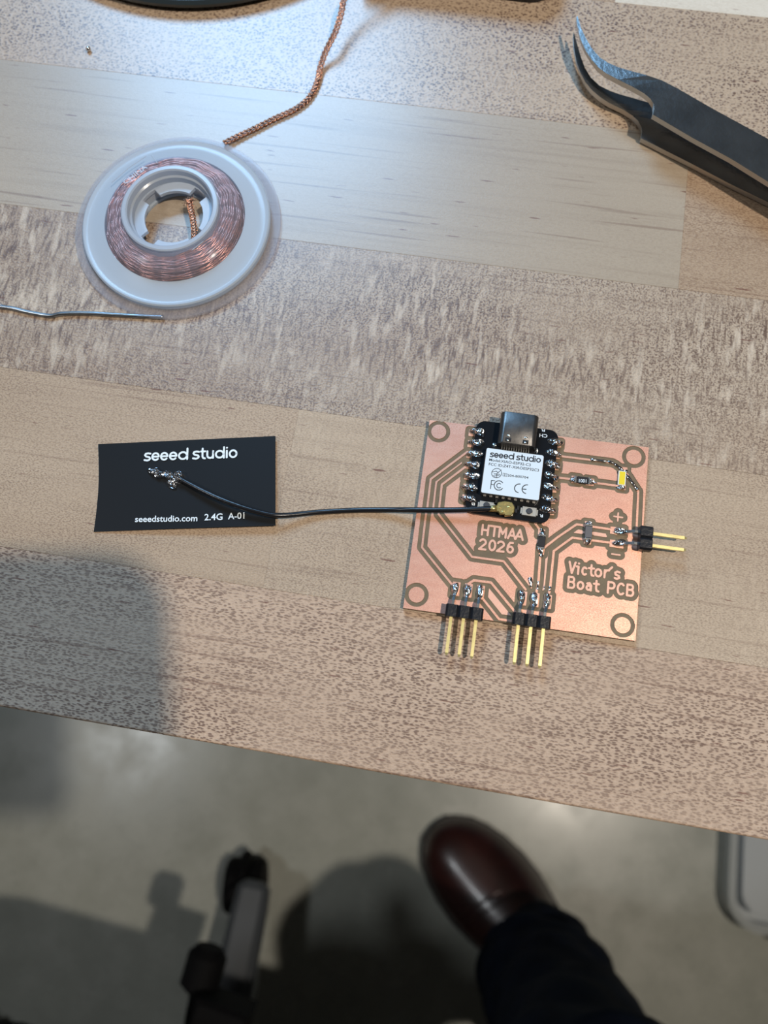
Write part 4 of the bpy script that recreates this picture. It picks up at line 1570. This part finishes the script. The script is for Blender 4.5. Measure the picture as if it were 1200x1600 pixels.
# ------------------------------------------------------------------ office chair
hub = fb(318, 1860, 0)
cst = fb(414, 1380, 0)
chair = thing('office_chair', (hub.x, hub.y, FLOOR), 'office chair, its grey star base arm and black caster showing under the bench', 'chair')
R_arm = math.hypot(cst.x - hub.x, cst.y - hub.y)
ang0 = math.atan2(cst.y - hub.y, cst.x - hub.x)
def caster(c_, rot):
    d = Vector((math.cos(rot), math.sin(rot), 0)); s_ = Vector((-d.y, d.x, 0))
    root = None
    for sd in (-1, 1):
        b = MB()
        vs = []
        n = 28
        for off, r_ in ((sd * 5, 27), (sd * 7, 28.5), (sd * 17, 28.5), (sd * 20, 26), (sd * 20.5, 12), (sd * 19, 9)):
            for k in range(n):
                a = 2 * PI * k / n
                vs.append(c_ + s_ * off + d * r_ * math.cos(a) + Vector((0, 0, 28.7 + r_ * math.sin(a))))
        fs = [(r * n + k, r * n + (k + 1) % n, (r + 1) * n + (k + 1) % n, (r + 1) * n + k) for r in range(5) for k in range(n)]
        fs += [tuple(range(n)), tuple(5 * n + k for k in range(n))]
        b.add(vs, fs)
        if root is None:
            root = b.build('caster', M_wheel, chair, smooth=0.7)
        else:
            b.build('wheel', M_wheel, root, smooth=0.7)
    b = MB()
    hood = []
    for k in range(9):
        a = PI * k / 8
        hood.append(c_ + d * 31 * math.cos(a) * 1.0 + Vector((0, 0, 31 + 31 * math.sin(a))))
    b.tube(hood, 6, 8, up=s_)
    b.tube([c_ + Vector((0, 0, 55)), c_ + Vector((0, 0, 78))], 8, 12)
    b.build('hood', M_wheel, root, smooth=0.7)
for k in range(5):
    a = ang0 + 2 * PI * k / 5
    d = Vector((math.cos(a), math.sin(a), 0)); s_ = Vector((-d.y, d.x, 0))
    H0 = Vector((hub.x, hub.y, FLOOR))
    b = MB()
    vs = []
    secs = [(25, 28, 120, 60), (R_arm * .35, 22, 112, 68), (R_arm * .7, 19.5, 98, 70), (R_arm - 12, 18, 88, 68), (R_arm + 10, 17, 84, 70), (R_arm + 17, 9, 80, 72)]
    for rr_, hw, zt, zb_ in secs:
        for yy, zz in ((-hw, zb_), (hw, zb_), (hw, zt - 6), (hw * .6, zt), (-hw * .6, zt), (-hw, zt - 6)):
            vs.append(H0 + d * rr_ + s_ * yy + Vector((0, 0, zz)))
    fs = [(r * 6 + (i + 1) % 6, r * 6 + i, r * 6 + 6 + i, r * 6 + 6 + (i + 1) % 6) for r in range(5) for i in range(6)] + [(0, 1, 2, 3, 4, 5), tuple(30 + i for i in reversed(range(6)))]
    b.add(vs, fs)
    b.build('base_arm', M_arm, chair, bevel=1.5)
    caster(H0 + d * R_arm + s_ * (16 if k == 0 else 0), a + (.15 if k == 0 else 1.0 * k))
b = MB()
b.tube([(hub.x, hub.y, FLOOR + 60), (hub.x, hub.y, FLOOR + 130)], 40, 32)
b.tube([(hub.x, hub.y, FLOOR + 130), (hub.x, hub.y, FLOOR + 390)], 24, 24)
b.build('column', M_wheel, chair, smooth=0.6)
# tilt mechanism, seat (both below the frame except the mechanism's nose and a knob)
mp0 = fb(350, 1572, 330)
b = MB()
d = (Vector((hub.x, hub.y, 0)) - Vector((mp0.x, mp0.y, 0)))
dn = d.normalized(); sn = Vector((-dn.y, dn.x, 0))
pl = [mp0 + sn * 20, mp0 + sn * -20, mp0 + dn * (d.length + 60) + sn * -26, mp0 + dn * (d.length + 60) + sn * 26]
pl = [(p.x, p.y) for p in pl]
ar = sum(pl[i - 1][0] * pl[i][1] - pl[i][0] * pl[i - 1][1] for i in range(4))
if ar < 0: pl.reverse()
b.prism(pl, FLOOR + 300, FLOOR + 335, bev=3)
b.build('tilt_mechanism', M_wheel, chair)
kn = fb(320, 1510, 300)
b = MB()
kd = Vector((.25, 1, 0)).normalized()
kb = kn - kd * 18
b.tube([kb, kb + kd * 4, kb + kd * 26, kb + kd * 32], [10, 15, 15, 10], 24)
b.tube([kb, kb - kd * 60 + Vector((8, 0, 8))], 6, 12)
b.build('adjustment_knob', M_wheel, chair, smooth=0.6)
b = MB()
st0 = fb(430, 1640, 430)
sc_c = Vector((hub.x + 40, st0.y - 215, 0))
sr = math.radians(-13)
b.prism([(sc_c.x + 30 + x * math.cos(sr) - y * math.sin(sr), sc_c.y - 20 + x * math.sin(sr) + y * math.cos(sr)) for x, y in rrect(-215, -210, 235, 205, 60)], FLOOR + 395, FLOOR + 455, bev=14)
b.build('seat', M_wheel, chair)

# ------------------------------------------------------------------ clear plastic box on the floor
bx = thing('plastic_box', fb(1200, 1360, 0), 'clear plastic storage box on the floor at the right edge', 'box')
hb = 30
pL = fb(1139, 1380, hb)
def bxp(x, y): return (pL.x + x, pL.y + y)
th_b = GA * .6
def rot2(q, a=math.radians(-8)):
    return (pL.x + q[0] * math.cos(a) - q[1] * math.sin(a), pL.y + q[0] * math.sin(a) + q[1] * math.cos(a))
def boxshell(x0, y0, x1, y1, r, z0, z1, t, name, m_):
    o_ = [rot2(p) for p in rrect(x0, y0, x1, y1, r, 8)]
    i_ = [rot2(p) for p in rrect(x0 + t, y0 + t, x1 - t, y1 - t, max(r - t, 1), 8)]
    n = len(o_)
    b = MB()
    vs = [(x, y, FLOOR + z0) for x, y in o_] + [(x, y, FLOOR + z1) for x, y in o_] + [(x, y, FLOOR + z1) for x, y in i_] + [(x, y, FLOOR + z0 + t) for x, y in i_]
    fs = []
    for r_ in range(3):
        for k in range(n):
            j = (k + 1) % n
            fs.append((r_ * n + k, r_ * n + j, (r_ + 1) * n + j, (r_ + 1) * n + k))
    if z1 - z0 > 20:
        fs.append(tuple(reversed(range(n))))
        fs.append(tuple(3 * n + k for k in range(n)))
    else:
        for k in range(n):
            j = (k + 1) % n
            fs.append((3 * n + k, 3 * n + j, j, k))
    b.add(vs, fs)
    return b.build(name, m_, bx, smooth=0.6)
boxshell(0, -45, 150, 160, 34, hb - 8, hb, 7, 'rim', M_boxrim)
boxshell(7, -38, 143, 153, 28, 0.5, hb - 3, 2, 'tub', M_box)
b = MB()
b.prism([rot2(p) for p in rrect(16, -28, 134, 143, 22, 8)], FLOOR + hb - 6, FLOOR + hb - 4, bev=.8)
b.build('lid', M_box, bx)
b = MB()
b.prism([rot2(p) for p in rrect(52, -52, 82, -38, 4, 4)], FLOOR + hb - 20, FLOOR + hb - 1, bev=2)
b.build('latch', M_slate, bx)

# ------------------------------------------------------------------ the phone that takes the picture, held over the bench (its shadow falls on the wood)
b = MB()
P = rrect(-45, -134, 27, 11, 12, 6)
def cw(p):
    q = CAM_R @ Vector(p)
    return (q.x, q.y, q.z + CAM_H)
b.prism([(x, y) for x, y in P], 3.0, 11.0, cw)
b.prism(rrect(-18, -26, 20, 8, 7, 5), 1.4, 3.0, cw)
o = b.build('smartphone', M_phone, org=(0, 0, CAM_H))
tag(o, 'dark smartphone held above the bench, outside the picture, casting the corner shadow', 'phone')
for ob in bpy.data.objects:
    if '_base' in ob: del ob['_base']
